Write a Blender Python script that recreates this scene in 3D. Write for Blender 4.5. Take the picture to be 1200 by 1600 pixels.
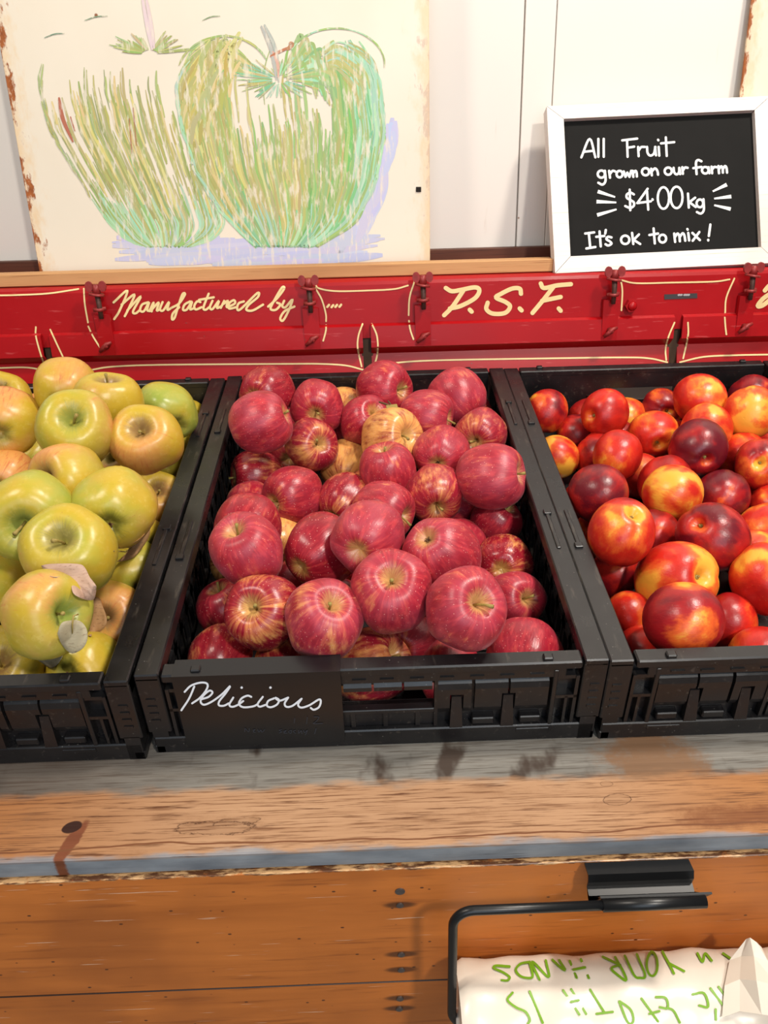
import bpy, bmesh, math, random
from mathutils import Vector, Matrix
R_ = math.radians
random.seed(7)
for o in list(bpy.data.objects): bpy.data.objects.remove(o)
SC = bpy.context.scene
COL = SC.collection

# ------------------------------------------------------------------ camera
# bench frame: x along the crate fronts, y into the crates, z normal to their rims; the bench tilts 11 degrees
TW = Matrix.Translation((0, 0, .9)) @ Matrix.Rotation(R_(11), 4, 'X')
CR = ((0.99940277, -0.02843954, -0.01962883), (-0.03226391, -0.56454095, -0.82477425), (0.01237492, 0.82491497, -0.56512136))
CC = Vector((0.005755, -0.48018789, 0.48881439))
FPX = 1240.0
cam = bpy.data.cameras.new('camera'); camo = bpy.data.objects.new('camera', cam); COL.objects.link(camo)
m = Matrix.Identity(4)
for i in range(3):
    m[i][0] = CR[0][i]; m[i][1] = -CR[1][i]; m[i][2] = -CR[2][i]; m[i][3] = CC[i]
camo.matrix_world = TW @ m
cam.sensor_fit = 'VERTICAL'; cam.sensor_height = 36; cam.sensor_width = 27; cam.lens = FPX / 1600 * 36
cam.clip_start = .02; cam.clip_end = 50
SC.camera = camo
CAMW = (TW @ m).translation

# ------------------------------------------------------------------ light
w = bpy.data.worlds.new('world'); SC.world = w; w.use_nodes = True
bg = w.node_tree.nodes['Background']; bg.inputs[0].default_value = (1.0, .95, .9, 1); bg.inputs[1].default_value = .21
def area(name, loc, target, size, power, col, sy=None):
    l = bpy.data.lights.new(name, 'AREA'); l.energy = power; l.color = col; l.size = size
    if sy: l.shape = 'RECTANGLE'; l.size_y = sy
    o = bpy.data.objects.new(name, l); COL.objects.link(o); o.location = loc
    o.rotation_euler = (Vector(target) - Vector(loc)).to_track_quat('-Z', 'Y').to_euler(); return o
area('ceiling_lamp', (1.0, -.1, 2.85), (0, .3, .9), .2, 50, (1, .92, .82))
area('ceiling_lamp', (.85, -1.75, 2.5), (0, -.1, .8), .16, 46, (1, .94, .86))
area('ceiling_lamp', (-1.2, -.5, 2.8), (0, .2, .95), .3, 26, (1, .9, .78))
area('doorway_daylight', (.0, -3.4, 1.7), (0, 0, .9), 2.4, 62, (.74, .87, 1.0), 2.2)
vs = SC.view_settings
vs.view_transform = 'Standard'; vs.look = 'None'; vs.gamma = 1; vs.exposure = -.42; vs.use_curve_mapping = False

# ------------------------------------------------------------------ pixel helpers (1200 x 1600 frame)
def rayc(px, py):
    a, b = (px - 600) / FPX, (py - 800) / FPX
    return Vector([CR[0][i] * a + CR[1][i] * b + CR[2][i] for i in range(3)])
def rayw(px, py): return TW.to_3x3() @ rayc(px, py)
def hitw(px, py, p0, n):
    d = rayw(px, py); n = Vector(n); return CAMW + d * ((Vector(p0) - CAMW).dot(n) / d.dot(n))
def hitc(px, py, p0, n):
    d = rayc(px, py); n = Vector(n); return CC + d * ((Vector(p0) - CC).dot(n) / d.dot(n))
def aty(px, py, y): return hitw(px, py, (0, y, 0), (0, 1, 0))

# ------------------------------------------------------------------ object helpers
def tag(o, label=None, cat=None, group=None, kind=None):
    if label: o['label'] = label
    if cat: o['category'] = cat
    if group: o['group'] = group
    if kind: o['kind'] = kind
    return o
def empty(name, mw=None, label=None, cat=None, group=None):
    o = bpy.data.objects.new(name, None); COL.objects.link(o); o.empty_display_size = .02
    if mw is not None: o.matrix_world = mw
    return tag(o, label, cat, group)
def link(name, me, mat, parent=None, mw=None):
    o = bpy.data.objects.new(name, me); COL.objects.link(o)
    if mat is not None and not me.materials: me.materials.append(mat)
    if parent: o.parent = parent
    if mw is not None:
        if parent: o.matrix_local = mw
        else: o.matrix_world = mw
    return o
class MB:
    def __init__(s): s.v = []; s.f = []; s.c = []; s.sm = []
    def add(s, vs, fs, col=None, smooth=False):
        b = len(s.v); s.v += [tuple(v) for v in vs]
        for f in fs: s.f.append(tuple(b + i for i in f)); s.c.append(col); s.sm.append(smooth)
        return s
    def box(s, x0, x1, y0, y1, z0, z1, ch=0):
        # chamfered box when ch > 0
        if ch <= 0:
            v = [(x, y, z) for x in (x0, x1) for y in (y0, y1) for z in (z0, z1)]
            return s.add(v, [(0, 1, 3, 2), (4, 6, 7, 5), (0, 4, 5, 1), (2, 3, 7, 6), (0, 2, 6, 4), (1, 5, 7, 3)])
        bm = bmesh.new()
        vv = [bm.verts.new((x, y, z)) for x in (x0, x1) for y in (y0, y1) for z in (z0, z1)]
        for f in [(0, 1, 3, 2), (4, 6, 7, 5), (0, 4, 5, 1), (2, 3, 7, 6), (0, 2, 6, 4), (1, 5, 7, 3)]: bm.faces.new([vv[i] for i in f])
        bmesh.ops.bevel(bm, geom=bm.edges[:], offset=ch, segments=1, affect='EDGES', profile=.5)
        bm.verts.index_update()
        s.add([v.co for v in bm.verts], [[v.index for v in f.verts] for f in bm.faces]); bm.free(); return s
    def prism(s, pts, axis, a, b):
        # closed 2D outline extruded along axis 0/1/2 from a to b
        def P(p, t):
            q = [0, 0, 0]; o = [i for i in range(3) if i != axis]; q[axis] = t; q[o[0]] = p[0]; q[o[1]] = p[1]; return q
        n = len(pts); v = [P(p, a) for p in pts] + [P(p, b) for p in pts]
        return s.add(v, [tuple(range(n)), tuple(range(2 * n - 1, n - 1, -1))] + [(i, i + n, (i + 1) % n + n, (i + 1) % n) for i in range(n)])
    def tube(s, pts, rad, n=10, cap=True):
        pts = [Vector(p) for p in pts]; rads = rad if isinstance(rad, (list, tuple)) else [rad] * len(pts)
        t0 = (pts[1] - pts[0]).normalized(); u = t0.orthogonal().normalized(); rings = []
        for i, p in enumerate(pts):
            t = (pts[min(i + 1, len(pts) - 1)] - pts[max(i - 1, 0)]).normalized()
            u = (u - t * u.dot(t)).normalized(); w2 = t.cross(u)
            rings.append([p + (u * math.cos(2 * math.pi * k / n) + w2 * math.sin(2 * math.pi * k / n)) * rads[i] for k in range(n)])
        v = [q for r in rings for q in r]; f = []
        for i in range(len(pts) - 1):
            for k in range(n): f.append((i * n + k, i * n + (k + 1) % n, (i + 1) * n + (k + 1) % n, (i + 1) * n + k))
        if cap: f += [tuple(range(n - 1, -1, -1)), tuple((len(pts) - 1) * n + k for k in range(n))]
        return s.add(v, f, smooth=True)
    def mesh(s, name, fix=True):
        me = bpy.data.meshes.new(name); me.from_pydata(s.v, [], s.f)
        for p, sm in zip(me.polygons, s.sm): p.use_smooth = sm
        if any(c is not None for c in s.c):
            at = me.color_attributes.new('paint', 'BYTE_COLOR', 'CORNER'); li = 0
            for p, c in zip(me.polygons, s.c):
                for k in p.loop_indices: at.data[k].color_srgb = (*(c or (1, 1, 1)), 1)
        if fix:
            bm = bmesh.new(); bm.from_mesh(me); bmesh.ops.recalc_face_normals(bm, faces=bm.faces[:]); bm.to_mesh(me); bm.free()
        me.update(); return me
    def build(s, name, mat, parent=None, mw=None): return link(name, s.mesh(name), mat, parent, mw)

def smooth_line(pts, sub=6):
    if len(pts) < 3: return [Vector(p) for p in pts]
    P = [Vector(p) for p in pts]; P = [P[0] * 2 - P[1]] + P + [P[-1] * 2 - P[-2]]; o = []
    for i in range(1, len(P) - 2):
        a, b, c, d = P[i - 1:i + 3]
        for k in range(sub):
            t = k / sub
            o.append(.5 * ((2 * b) + (c - a) * t + (2 * a - 5 * b + 4 * c - d) * t * t + (3 * b - a - 3 * c + d) * t ** 3))
    o.append(P[-2]); return o
OFFS = [0.0, 0]
def ribbon(mb, pts, hw, proj, smooth=True, col=None, taper=None, caps=True):
    # a painted stroke: 2D centre line in picture units, laid on a surface by proj, each stroke a hair above the one before
    OFFS[1] += 1; base = (OFFS[1] % 40) * 1.2e-5
    L = smooth_line(pts) if smooth else [Vector(p) for p in pts]; n = len(L); l = []
    for i, p in enumerate(L):
        t = L[min(i + 1, n - 1)] - L[max(i - 1, 0)]
        if t.length < 1e-6: t = Vector((1, 0))
        t = t.normalized(); nn = Vector((-t.y, t.x))
        h = hw if taper is None else hw * taper(i / max(n - 1, 1))
        if caps and taper is None and i == 0:
            for u in (.98, .8, .45): l.append((p - t * hw * u, nn, hw * math.sqrt(1 - u * u)))
        l.append((p, nn, h))
        if caps and taper is None and i == n - 1:
            for u in (.45, .8, .98): l.append((p + t * hw * u, nn, hw * math.sqrt(1 - u * u)))
    v = []
    for i, (p, nn, h) in enumerate(l):
        OFFS[0] = base + i * 4e-7; a, b = p + nn * h, p - nn * h; v += [proj(a.x, a.y), proj(b.x, b.y)]
    OFFS[0] = 0
    mb.add(v, [(2 * i, 2 * i + 1, 2 * i + 3, 2 * i + 2) for i in range(len(l) - 1)], col)
def disc(mb, x, y, r, proj, col=None, n=10):
    mb.add([proj(x + r * math.cos(6.2832 * k / n), y + r * math.sin(6.2832 * k / n)) for k in range(n)], [tuple(range(n))], col)
def ell(cx, cy, rx, ry, n=12, a0=0): return [(cx + rx * math.cos(a0 + 6.2832 * k / n), cy + ry * math.sin(a0 + 6.2832 * k / n)) for k in range(n + 1)]

# ------------------------------------------------------------------ material helpers
class NT:
    def __init__(s, name):
        s.m = bpy.data.materials.new(name); s.m.use_nodes = True; s.t = s.m.node_tree
        s.b = s.t.nodes['Principled BSDF']
    def nd(s, ty, ins=None, **props):
        n = s.t.nodes.new(ty)
        for k, v in props.items(): setattr(n, k, v)
        for k, v in (ins or {}).items(): s.set(n.inputs[k], v)
        return n
    def set(s, sock, v):
        if hasattr(v, 'is_output'): s.t.links.new(v, sock)
        elif isinstance(v, (tuple, list)) and sock.type == 'RGBA' and len(v) == 3: sock.default_value = (*v, 1)
        else: sock.default_value = v
    def math(s, op, a, b=0., c=0., clamp=False):
        return s.nd('ShaderNodeMath', {0: a, 1: b, 2: c}, operation=op, use_clamp=clamp).outputs[0]
    def mix(s, f, a, b, mode='MIX'):
        n = s.nd('ShaderNodeMix', data_type='RGBA', blend_type=mode)
        s.set(n.inputs[0], f); s.set(n.inputs[6], a); s.set(n.inputs[7], b); return n.outputs[2]
    def rng(s, v, a, b, c=0., d=1.):
        return s.nd('ShaderNodeMapRange', {0: v, 1: a, 2: b, 3: c, 4: d}, interpolation_type='SMOOTHSTEP').outputs[0]
    def noise(s, vec, scale, detail=3., rough=.5, dist=0.):
        return s.nd('ShaderNodeTexNoise', {'Vector': vec, 'Scale': scale, 'Detail': detail, 'Roughness': rough, 'Distortion': dist}).outputs[0]
    def vor(s, vec, scale): return s.nd('ShaderNodeTexVoronoi', {'Vector': vec, 'Scale': scale}).outputs[0]
    def obj(s): return s.nd('ShaderNodeTexCoord').outputs['Object']
    def sep(s, v): n = s.nd('ShaderNodeSeparateXYZ', {0: v}); return n.outputs
    def comb(s, x, y, z): return s.nd('ShaderNodeCombineXYZ', {0: x, 1: y, 2: z}).outputs[0]
    def vm(s, v, mul): return s.nd('ShaderNodeVectorMath', {0: v, 1: mul}, operation='MULTIPLY').outputs[0]
    def va(s, v, add): return s.nd('ShaderNodeVectorMath', {0: v, 1: add}, operation='ADD').outputs[0]
    def prop(s, name): return s.nd('ShaderNodeAttribute', attribute_type='OBJECT', attribute_name=name).outputs['Fac']
    def bump(s, h, strength=.3, dist=.002): s.set(s.b.inputs['Normal'], s.nd('ShaderNodeBump', {'Height': h, 'Strength': strength, 'Distance': dist}).outputs[0])
    def fin(s, col, rough=.5, spec=.5, metal=0., **k):
        s.set(s.b.inputs['Base Color'], col); s.set(s.b.inputs['Roughness'], rough); s.set(s.b.inputs['Specular IOR Level'], spec); s.set(s.b.inputs['Metallic'], metal)
        for a, v in k.items(): s.set(s.b.inputs[a.replace('_', ' ')], v)
        return s.m
def S(r, g, b):  # sRGB 0-255 to linear
    f = lambda c: (c / 12.92 if c <= .04045 else ((c + .055) / 1.055) ** 2.4)
    return (f(r / 255), f(g / 255), f(b / 255))
def simple(name, col, rough=.5, spec=.5, metal=0., var=.12, scale=40., bump=0.):
    t = NT(name); o = t.obj(); n = t.noise(o, scale, 4)
    dark = tuple(c * (1 - var) for c in col); lite = tuple(min(1, c * (1 + var)) for c in col)
    if bump: t.bump(n, bump, .002)
    return t.fin(t.mix(n, dark, lite), rough, spec, metal)
def ellmask(t, x, y, x0, y0, a, b, nz, rot=0., soft=.35, amp=1.2):
    dx = t.math('SUBTRACT', x, x0); dy = t.math('SUBTRACT', y, y0)
    c, s_ = math.cos(rot), math.sin(rot)
    u = t.math('ADD', t.math('MULTIPLY', dx, c / a), t.math('MULTIPLY', dy, s_ / a))
    v = t.math('ADD', t.math('MULTIPLY', dx, -s_ / b), t.math('MULTIPLY', dy, c / b))
    d = t.math('ADD', t.math('MULTIPLY', u, u), t.math('MULTIPLY', v, v))
    d = t.math('ADD', d, t.math('MULTIPLY', t.math('SUBTRACT', nz, .5), amp))
    return t.rng(d, 1.0, 1.0 - soft)

# ------------------------------------------------------------------ materials
YA = -.083   # front face of the bench apron
NAILS = [aty(px, py, YA) for px, py in ((625, 1392), (625, 1414), (627, 1491), (627, 1515), (625, 1560), (624, 1576))]
def mat_wall():
    t = NT('white_painted_board'); o = t.obj()
    n = t.noise(o, 3., 3); n2 = t.noise(t.vm(o, (30, 30, 4)), 2., 4)
    c = t.mix(n, S(222, 214, 205), S(230, 224, 216)); c = t.mix(t.rng(n2, .68, .8), c, S(210, 198, 186))
    v = t.vor(t.va(o, (.3, 0, .2)), 14.); c = t.mix(t.rng(v, .035, .02), c, S(150, 120, 95))
    return t.fin(c, .45, .4)
def mat_enamel():
    t = NT('aged_enamel'); o = t.obj(); x, y, z = t.sep(o)
    n = t.noise(o, 9., 4); c = t.mix(n, S(222, 210, 190), S(232, 223, 206))
    e = t.prop('half_width'); d = t.math('SUBTRACT', e, t.math('ABSOLUTE', x))  # distance to the side edges
    rn = t.noise(t.vm(o, (1, 1, .45)), 60., 5, .65)
    rust = t.rng(t.math('ADD', t.math('MULTIPLY', d, 38.), t.math('MULTIPLY', t.math('SUBTRACT', .58, rn), 5.)), .62, .15)
    dirt = t.rng(t.math('ADD', t.math('MULTIPLY', d, 14.), t.math('MULTIPLY', rn, 1.4)), 1.1, .55)
    c = t.mix(t.math('MULTIPLY', dirt, .6), c, S(222, 185, 130))
    rust = t.math('MULTIPLY', rust, t.rng(x, .05, -.05, .35, 1.)); c = t.mix(rust, c, t.mix(t.noise(o, 150., 3), S(105, 48, 20), S(190, 110, 50)))
    sp = t.vor(o, 22.); sn = t.noise(o, 5., 2); c = t.mix(t.math('MULTIPLY', t.rng(sp, .075, .04), t.rng(sn, .52, .6)), c, S(140, 85, 45))
    return t.fin(c, .38, .45)
def mat_red():
    t = NT('red_enamel_paint'); o = t.obj(); x, y, z = t.sep(o)
    n = t.noise(o, 8., 4); c = t.mix(n, S(150, 8, 14), S(180, 14, 22))
    scr = t.noise(t.vm(o, (6, 6, 60)), 5., 5); c = t.mix(t.math('MULTIPLY', t.rng(scr, .64, .74), .5), c, S(200, 85, 85))
    chip = t.noise(o, 120., 4); c = t.mix(t.rng(chip, .74, .77), c, S(120, 60, 55))
    return t.fin(c, t.rng(n, .2, .8, .3, .42), .3)
def mat_wood(name, c1, c2, c3, axis=(2., 30., 30.), rough=.6, sc=1.5, bump=.15):
    t = NT(name); o = t.obj(); v = t.vm(o, axis)
    a = t.noise(v, sc, 5, .6, .6); b = t.noise(t.vm(v, (1, 4, 4)), sc * 3, 4, .6); big = t.noise(o, 5., 3)
    c = t.mix(a, c1, c2); c = t.mix(t.rng(b, .56, .75), c, c3); c = t.mix(t.math('MULTIPLY', t.rng(big, .5, .75), .4), c, c3)
    t.bump(b, bump, .001)
    return t.fin(c, rough, .4)
def mat_plank():
    t = NT('weathered_plank'); o = t.obj(); x, y, z = t.sep(o)
    st = t.vm(o, (2.2, 46., 46.)); a = t.noise(st, 2., 6, .65, .5); b = t.noise(t.vm(o, (9, 160, 160)), 1.6, 5, .6); big = t.noise(o, 7., 4); mid = t.noise(t.vm(o, (45, 120, 120)), 1., 5, .65); wig = t.noise(t.vm(o, (12, 40, 40)), 1., 4, .6); fg = t.noise(t.vm(o, (14, 420, 420)), 1.3, 4, .6); blot = t.noise(t.vm(o, (26, 34, 34)), 1., 5, .7)
    tan = t.mix(a, S(140, 98, 66), S(196, 156, 120))
    tan = t.mix(t.rng(x, .16, .34), tan, t.mix(a, S(132, 82, 44), S(186, 128, 76)))       # redder sapwood on the right
    tan = t.mix(t.rng(x, -.12, -.34), tan, t.mix(a, S(120, 72, 36), S(176, 120, 72)))
    tan = t.mix(t.rng(b, .55, .68), tan, S(92, 54, 30)); tan = t.mix(t.math('MULTIPLY', t.rng(fg, .5, .64), .8), tan, S(110, 70, 42)); tan = t.mix(t.math('MULTIPLY', t.rng(blot, .54, .7), .4), tan, S(132, 92, 60))
    gry = t.mix(a, S(84, 80, 74), S(150, 146, 138)); gry = t.mix(t.math('MULTIPLY', t.rng(b, .52, .64), .5), gry, S(66, 58, 52)); gry = t.mix(t.math('MULTIPLY', t.rng(fg, .5, .64), .6), gry, S(84, 74, 64))
    gry = t.mix(t.rng(t.noise(t.vm(o, (22, 14, 14)), 1., 4), .56, .68), gry, S(64, 52, 44))
    gry = t.mix(t.math('MULTIPLY', t.rng(x, -.12, -.3), .65), gry, S(62, 46, 36))
    gry = t.mix(ellmask(t, x, y, .245, -.03, .055, .05, blot, amp=2.4, soft=.8), gry, t.mix(a, S(96, 70, 50), S(140, 106, 78)))
    e = t.math('ADD', t.math('MULTIPLY', t.math('SUBTRACT', wig, .5), .03), y)
    back = t.rng(e, -.047, -.036); front = t.math('MULTIPLY', t.rng(e, -.098, -.104), .8)
    fz = t.rng(z, -.002, -.004)
    gf = t.mix(t.noise(t.vm(o, (10, 10, 25)), 2.5, 4), S(84, 90, 98), S(156, 162, 168)); gf = t.mix(t.rng(b, .6, .72), gf, S(70, 68, 68))
    c = t.mix(back, tan, gry); c = t.mix(t.math('MAXIMUM', front, fz), c, gf)
    dk = S(70, 38, 18)
    for x0, y0, rx, ry, rot, am in ((-.135, -.0785, .034, .0075, -.03, 2.6), (-.118, -.073, .022, .004, .05, 2.8), (.205, -.066, .013, .006, .1, 1.4), (.2, -.05, .006, .003, 0, 1.4)):
        mk = ellmask(t, x, y, x0, y0, rx, ry, mid, rot, .3, am); ring = t.math('MULTIPLY', mk, t.math('SUBTRACT', 1.12, t.rng(mk, .8, 1.)))
        c = t.mix(ring, c, dk)
    c = t.mix(t.math('MULTIPLY', ellmask(t, x, y, .295, -.085, .055, .014, blot, 0, .9, 2.4), .75), c, S(112, 62, 30))
    c = t.mix(ellmask(t, x, y, -.253, -.088, .026, .0065, mid, 1.2, .5, 1.6), c, t.mix(a, S(84, 40, 22), S(136, 78, 48)))   # gouged knot
    c = t.mix(ellmask(t, x, y, -.256, -.073, .009, .006, mid, .3, .3, .4), c, S(48, 20, 10))
    c = t.mix(t.rng(t.math('ABSOLUTE', t.math('ADD', t.math('SUBTRACT', y, -.0935), t.math('MULTIPLY', t.math('SUBTRACT', big, .5), .02))), .0012, .0004), c, S(110, 66, 38))
    t.bump(t.math('ADD', t.math('MULTIPLY', b, .6), a), .35, .0012)
    return t.fin(c, .68, .35)
def mat_apron():
    t = NT('varnished_pine'); o = t.obj(); x, y, z = t.sep(o)
    a = t.noise(t.vm(o, (2.2, 20, 26)), 1.6, 5, .6, .8); b = t.noise(t.vm(o, (7, 90, 130)), 1.4, 4, .6); big = t.noise(o, 6., 3)
    c = t.mix(a, S(142, 74, 22), S(208, 122, 50)); c = t.mix(t.math('MULTIPLY', t.rng(b, .55, .72), .6), c, S(126, 64, 20))
    c = t.mix(t.math('MULTIPLY', t.rng(big, .5, .68), .5), c, S(132, 70, 26))
    scr = t.noise(t.vm(o, (9, 40, 420)), 1.7, 3, .5); c = t.mix(t.math('MULTIPLY', t.rng(scr, .70, .74), .7), c, S(222, 196, 172))
    dots = t.vor(t.vm(o, (50, 50, 90)), 1.); c = t.mix(t.rng(dots, .1, .06), c, S(84, 44, 20))
    for q in NAILS[1:]:   # soot stains around the nails
        c = t.mix(t.math('MULTIPLY', ellmask(t, x, z, q.x, q.z, .017, .0045, a, 0, .8, .5), .8), c, S(48, 24, 10))
    e = t.rng(t.math('ADD', z, t.math('MULTIPLY', t.math('SUBTRACT', t.noise(t.vm(o, (70, 70, 160)), 1., 5, .7), .5), .008)), .7585, .7597)
    c = t.mix(e, c, t.mix(t.rng(t.noise(t.vm(o, (45, 200, 240)), 1., 5, .7), .42, .58), S(206, 164, 116), S(88, 52, 28)))
    c = t.mix(t.rng(t.math('ABSOLUTE', t.math('SUBTRACT', z, .6241)), .0018, .0009), c, S(48, 24, 10))   # shade of the gap between the boards, painted into their colour
    t.bump(b, .1, .001)
    return t.fin(c, t.rng(a, .2, .8, .3, .45), .5)
def mat_plastic():
    t = NT('black_crate_plastic'); o = t.obj(); n = t.noise(o, 30., 5, .6); n2 = t.noise(t.vm(o, (160, 30, 160)), 1., 4)
    c = t.mix(n, S(17, 17, 19), S(32, 30, 31)); c = t.mix(t.math('MULTIPLY', t.rng(n2, .6, .75), .4), c, S(88, 80, 72))
    c = t.mix(t.rng(t.vor(o, 130.), .09, .04), c, S(90, 88, 84))
    t.bump(n, .08, .001)
    return t.fin(c, t.rng(n, .3, .7, .26, .42), .5)
def mat_apple_red():
    t = NT('red_apple_skin'); o = t.obj(); x, y, z = t.sep(o); ye = t.prop('yellow'); pk = t.prop('bloom'); sd = t.prop('seed')
    rho = t.math('SQRT', t.math('ADD', t.math('ADD', t.math('MULTIPLY', x, x), t.math('MULTIPLY', y, y)), .0025))
    sx = t.math('DIVIDE', x, rho); sy = t.math('DIVIDE', y, rho); off = t.comb(sd, sd, sd)
    v1 = t.va(t.comb(t.math('MULTIPLY', sx, 6.), t.math('MULTIPLY', sy, 6.), t.math('MULTIPLY', z, 2.4)), off)
    v2 = t.va(t.comb(t.math('MULTIPLY', sx, 22.), t.math('MULTIPLY', sy, 22.), t.math('MULTIPLY', z, 4.5)), off)
    s1 = t.noise(v1, 1., 4, .6); s2 = t.noise(v2, 1., 3, .6); low = t.noise(t.va(o, off), 1.3, 3)
    deep = t.mix(low, S(126, 12, 32), S(176, 32, 50)); deep = t.mix(t.rng(s1, .42, .7), deep, S(194, 54, 60))
    deep = t.mix(t.math('MULTIPLY', t.rng(s2, .52, .74), .45), deep, S(122, 10, 26))
    deep = t.mix(t.math('MULTIPLY', t.rng(pk, .55, .0), .45), deep, S(104, 6, 18)); yel = t.mix(s2, S(226, 132, 66), S(238, 196, 112))
    m = t.math('ADD', t.math('MULTIPLY', t.math('SUBTRACT', s1, .56), 2.0), t.math('ADD', t.math('MULTIPLY', ye, 1.25), t.math('MULTIPLY', t.math('SUBTRACT', low, .62), 2.2)))
    c = t.mix(t.rng(m, -.05, 1.15), deep, yel)
    cav = t.rng(t.math('ADD', rho, t.math('MULTIPLY', t.math('SUBTRACT', s2, .5), .6)), .40, .10)
    up = t.rng(z, .3, .6); c = t.mix(t.math('MULTIPLY', t.math('MULTIPLY', cav, up), .85), c, S(214, 176, 104))
    dn = t.rng(z, -.5, -.75); c = t.mix(t.math('MULTIPLY', t.math('MULTIPLY', cav, dn), .8), c, S(190, 160, 84))
    sp = t.vor(t.va(o, off), 11.); c = t.mix(t.math('MULTIPLY', t.rng(sp, .17, .09), .75), c, S(226, 160, 146))
    bl = t.noise(t.va(t.vm(o, (1.6, 1.6, 1.6)), off), 1., 3)
    c = t.mix(t.math('MULTIPLY', pk, t.rng(bl, .3, .75, 0.05, .42)), c, S(186, 84, 104))
    t.bump(t.math('ADD', s2, low), .06, .05)
    return t.fin(c, t.math('ADD', .24, t.math('MULTIPLY', pk, .16)), .5, Sheen_Weight=t.math('MULTIPLY', pk, .06), Sheen_Roughness=.4)
def mat_apple_green():
    t = NT('green_apple_skin'); o = t.obj(); x, y, z = t.sep(o); bs = t.prop('yellow'); gr = t.prop('bloom'); sd = t.prop('seed'); off = t.comb(sd, sd, sd)
    rho = t.math('SQRT', t.math('ADD', t.math('ADD', t.math('MULTIPLY', x, x), t.math('MULTIPLY', y, y)), .0025))
    sx = t.math('DIVIDE', x, rho); sy = t.math('DIVIDE', y, rho)
    v2 = t.va(t.comb(t.math('MULTIPLY', sx, 16.), t.math('MULTIPLY', sy, 16.), t.math('MULTIPLY', z, 2.2)), off)
    s2 = t.noise(v2, 1., 4, .6); low = t.noise(t.va(o, off), 1.1, 3)
    g = t.math('ADD', t.math('MULTIPLY', low, 1.6), t.math('SUBTRACT', t.math('MULTIPLY', gr, .7), .75))
    c = t.mix(t.rng(g, .0, .75), S(188, 158, 44), S(158, 162, 62)); c = t.mix(t.rng(g, .55, 1.25), c, S(120, 148, 58))
    side = t.math('ADD', t.math('MULTIPLY', x, .55), t.math('ADD', t.math('MULTIPLY', z, .25), t.math('MULTIPLY', t.math('SUBTRACT', low, .5), 2.4)))
    bm_ = t.math('ADD', side, t.math('SUBTRACT', t.math('MULTIPLY', bs, 1.75), .95))
    c = t.mix(t.math('MULTIPLY', t.rng(bm_, -.25, .9), .85), c, t.mix(s2, S(222, 164, 92), S(204, 116, 72)))
    c = t.mix(t.math('MULTIPLY', t.rng(t.math('ADD', s2, t.math('MULTIPLY', bm_, .09)), .66, .74), .55), c, S(190, 92, 56))
    cav = t.rng(t.math('ADD', rho, t.math('MULTIPLY', t.math('SUBTRACT', s2, .5), .5)), .52, .16)
    up = t.rng(z, .3, .6); c = t.mix(t.math('MULTIPLY', t.math('MULTIPLY', cav, up), .9), c, t.mix(t.rng(gr, .25, .6), S(140, 108, 70), S(132, 148, 66)))
    dn = t.rng(z, -.5, -.75); c = t.mix(t.math('MULTIPLY', t.math('MULTIPLY', cav, dn), .8), c, S(120, 120, 52))
    sp = t.vor(t.va(o, off), 8.); c = t.mix(t.math('MULTIPLY', t.rng(sp, .10, .05), .6), c, S(150, 104, 56))
    mot = t.noise(t.va(o, off), 7., 5, .7); c = t.mix(t.math('MULTIPLY', t.rng(mot, .5, .75), .3), c, S(214, 196, 120))
    t.bump(low, .05, .05)
    return t.fin(c, .34, .5)
def mat_nectarine():
    t = NT('nectarine_skin'); o = t.obj(); x, y, z = t.sep(o); ye = t.prop('yellow'); dk = t.prop('bloom'); sd = t.prop('seed'); off = t.comb(sd, sd, sd)
    low = t.noise(t.va(o, off), .85, 2., .5, .4); mid = t.noise(t.va(t.vm(o, (3, 3, 1.3)), off), 1.2, 4, .6); fine = t.noise(t.va(t.vm(o, (9, 9, 3)), off), 1.5, 4, .6)
    m = t.math('ADD', t.math('MULTIPLY', t.math('SUBTRACT', low, .5), 5.2), t.math('ADD', t.math('MULTIPLY', t.math('SUBTRACT', mid, .5), 1.2), t.math('MULTIPLY', t.math('SUBTRACT', ye, .5), 2.4)))
    m = t.math('ADD', m, t.math('MULTIPLY', t.math('SUBTRACT', fine, .5), .5))
    rho = t.math('SQRT', t.math('ADD', t.math('MULTIPLY', x, x), t.math('MULTIPLY', y, y)))
    m = t.math('ADD', m, t.math('MULTIPLY', t.math('MULTIPLY', t.rng(rho, .42, .12), t.rng(z, .2, .6)), .9))
    mar = t.mix(t.rng(dk, .1, .8), S(158, 22, 20), S(98, 14, 28)); red = t.mix(t.rng(dk, .3, 1.), S(198, 38, 24), S(158, 24, 28))
    c = t.mix(t.rng(m, -1.3, -.15), mar, red); c = t.mix(t.rng(m, -.2, .5), c, S(222, 92, 36)); c = t.mix(t.rng(m, .4, 1.05), c, S(238, 166, 58))
    sp = t.vor(t.va(o, off), 10.); c = t.mix(t.math('MULTIPLY', t.rng(sp, .085, .03), .75), c, S(226, 160, 90))
    t.bump(mid, .04, .05)
    return t.fin(c, .34, .5)
def mat_paint():
    t = NT('painted_apples'); a = t.nd('ShaderNodeVertexColor', layer_name='paint').outputs[0]; o = t.obj()
    n = t.noise(t.vm(o, (120, 120, 26)), 1.2, 4, .65)
    c = t.mix(t.math('MULTIPLY', t.rng(n, .5, .66), .8), a, S(226, 215, 196))
    return t.fin(c, .45, .4)
def mat_film():
    t = NT('bag_film'); o = t.obj(); n = t.noise(o, 12., 3)
    c = t.mix(n, S(226, 212, 194), S(240, 230, 216))
    return t.fin(c, .28, .5, Transmission_Weight=.12)
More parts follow.
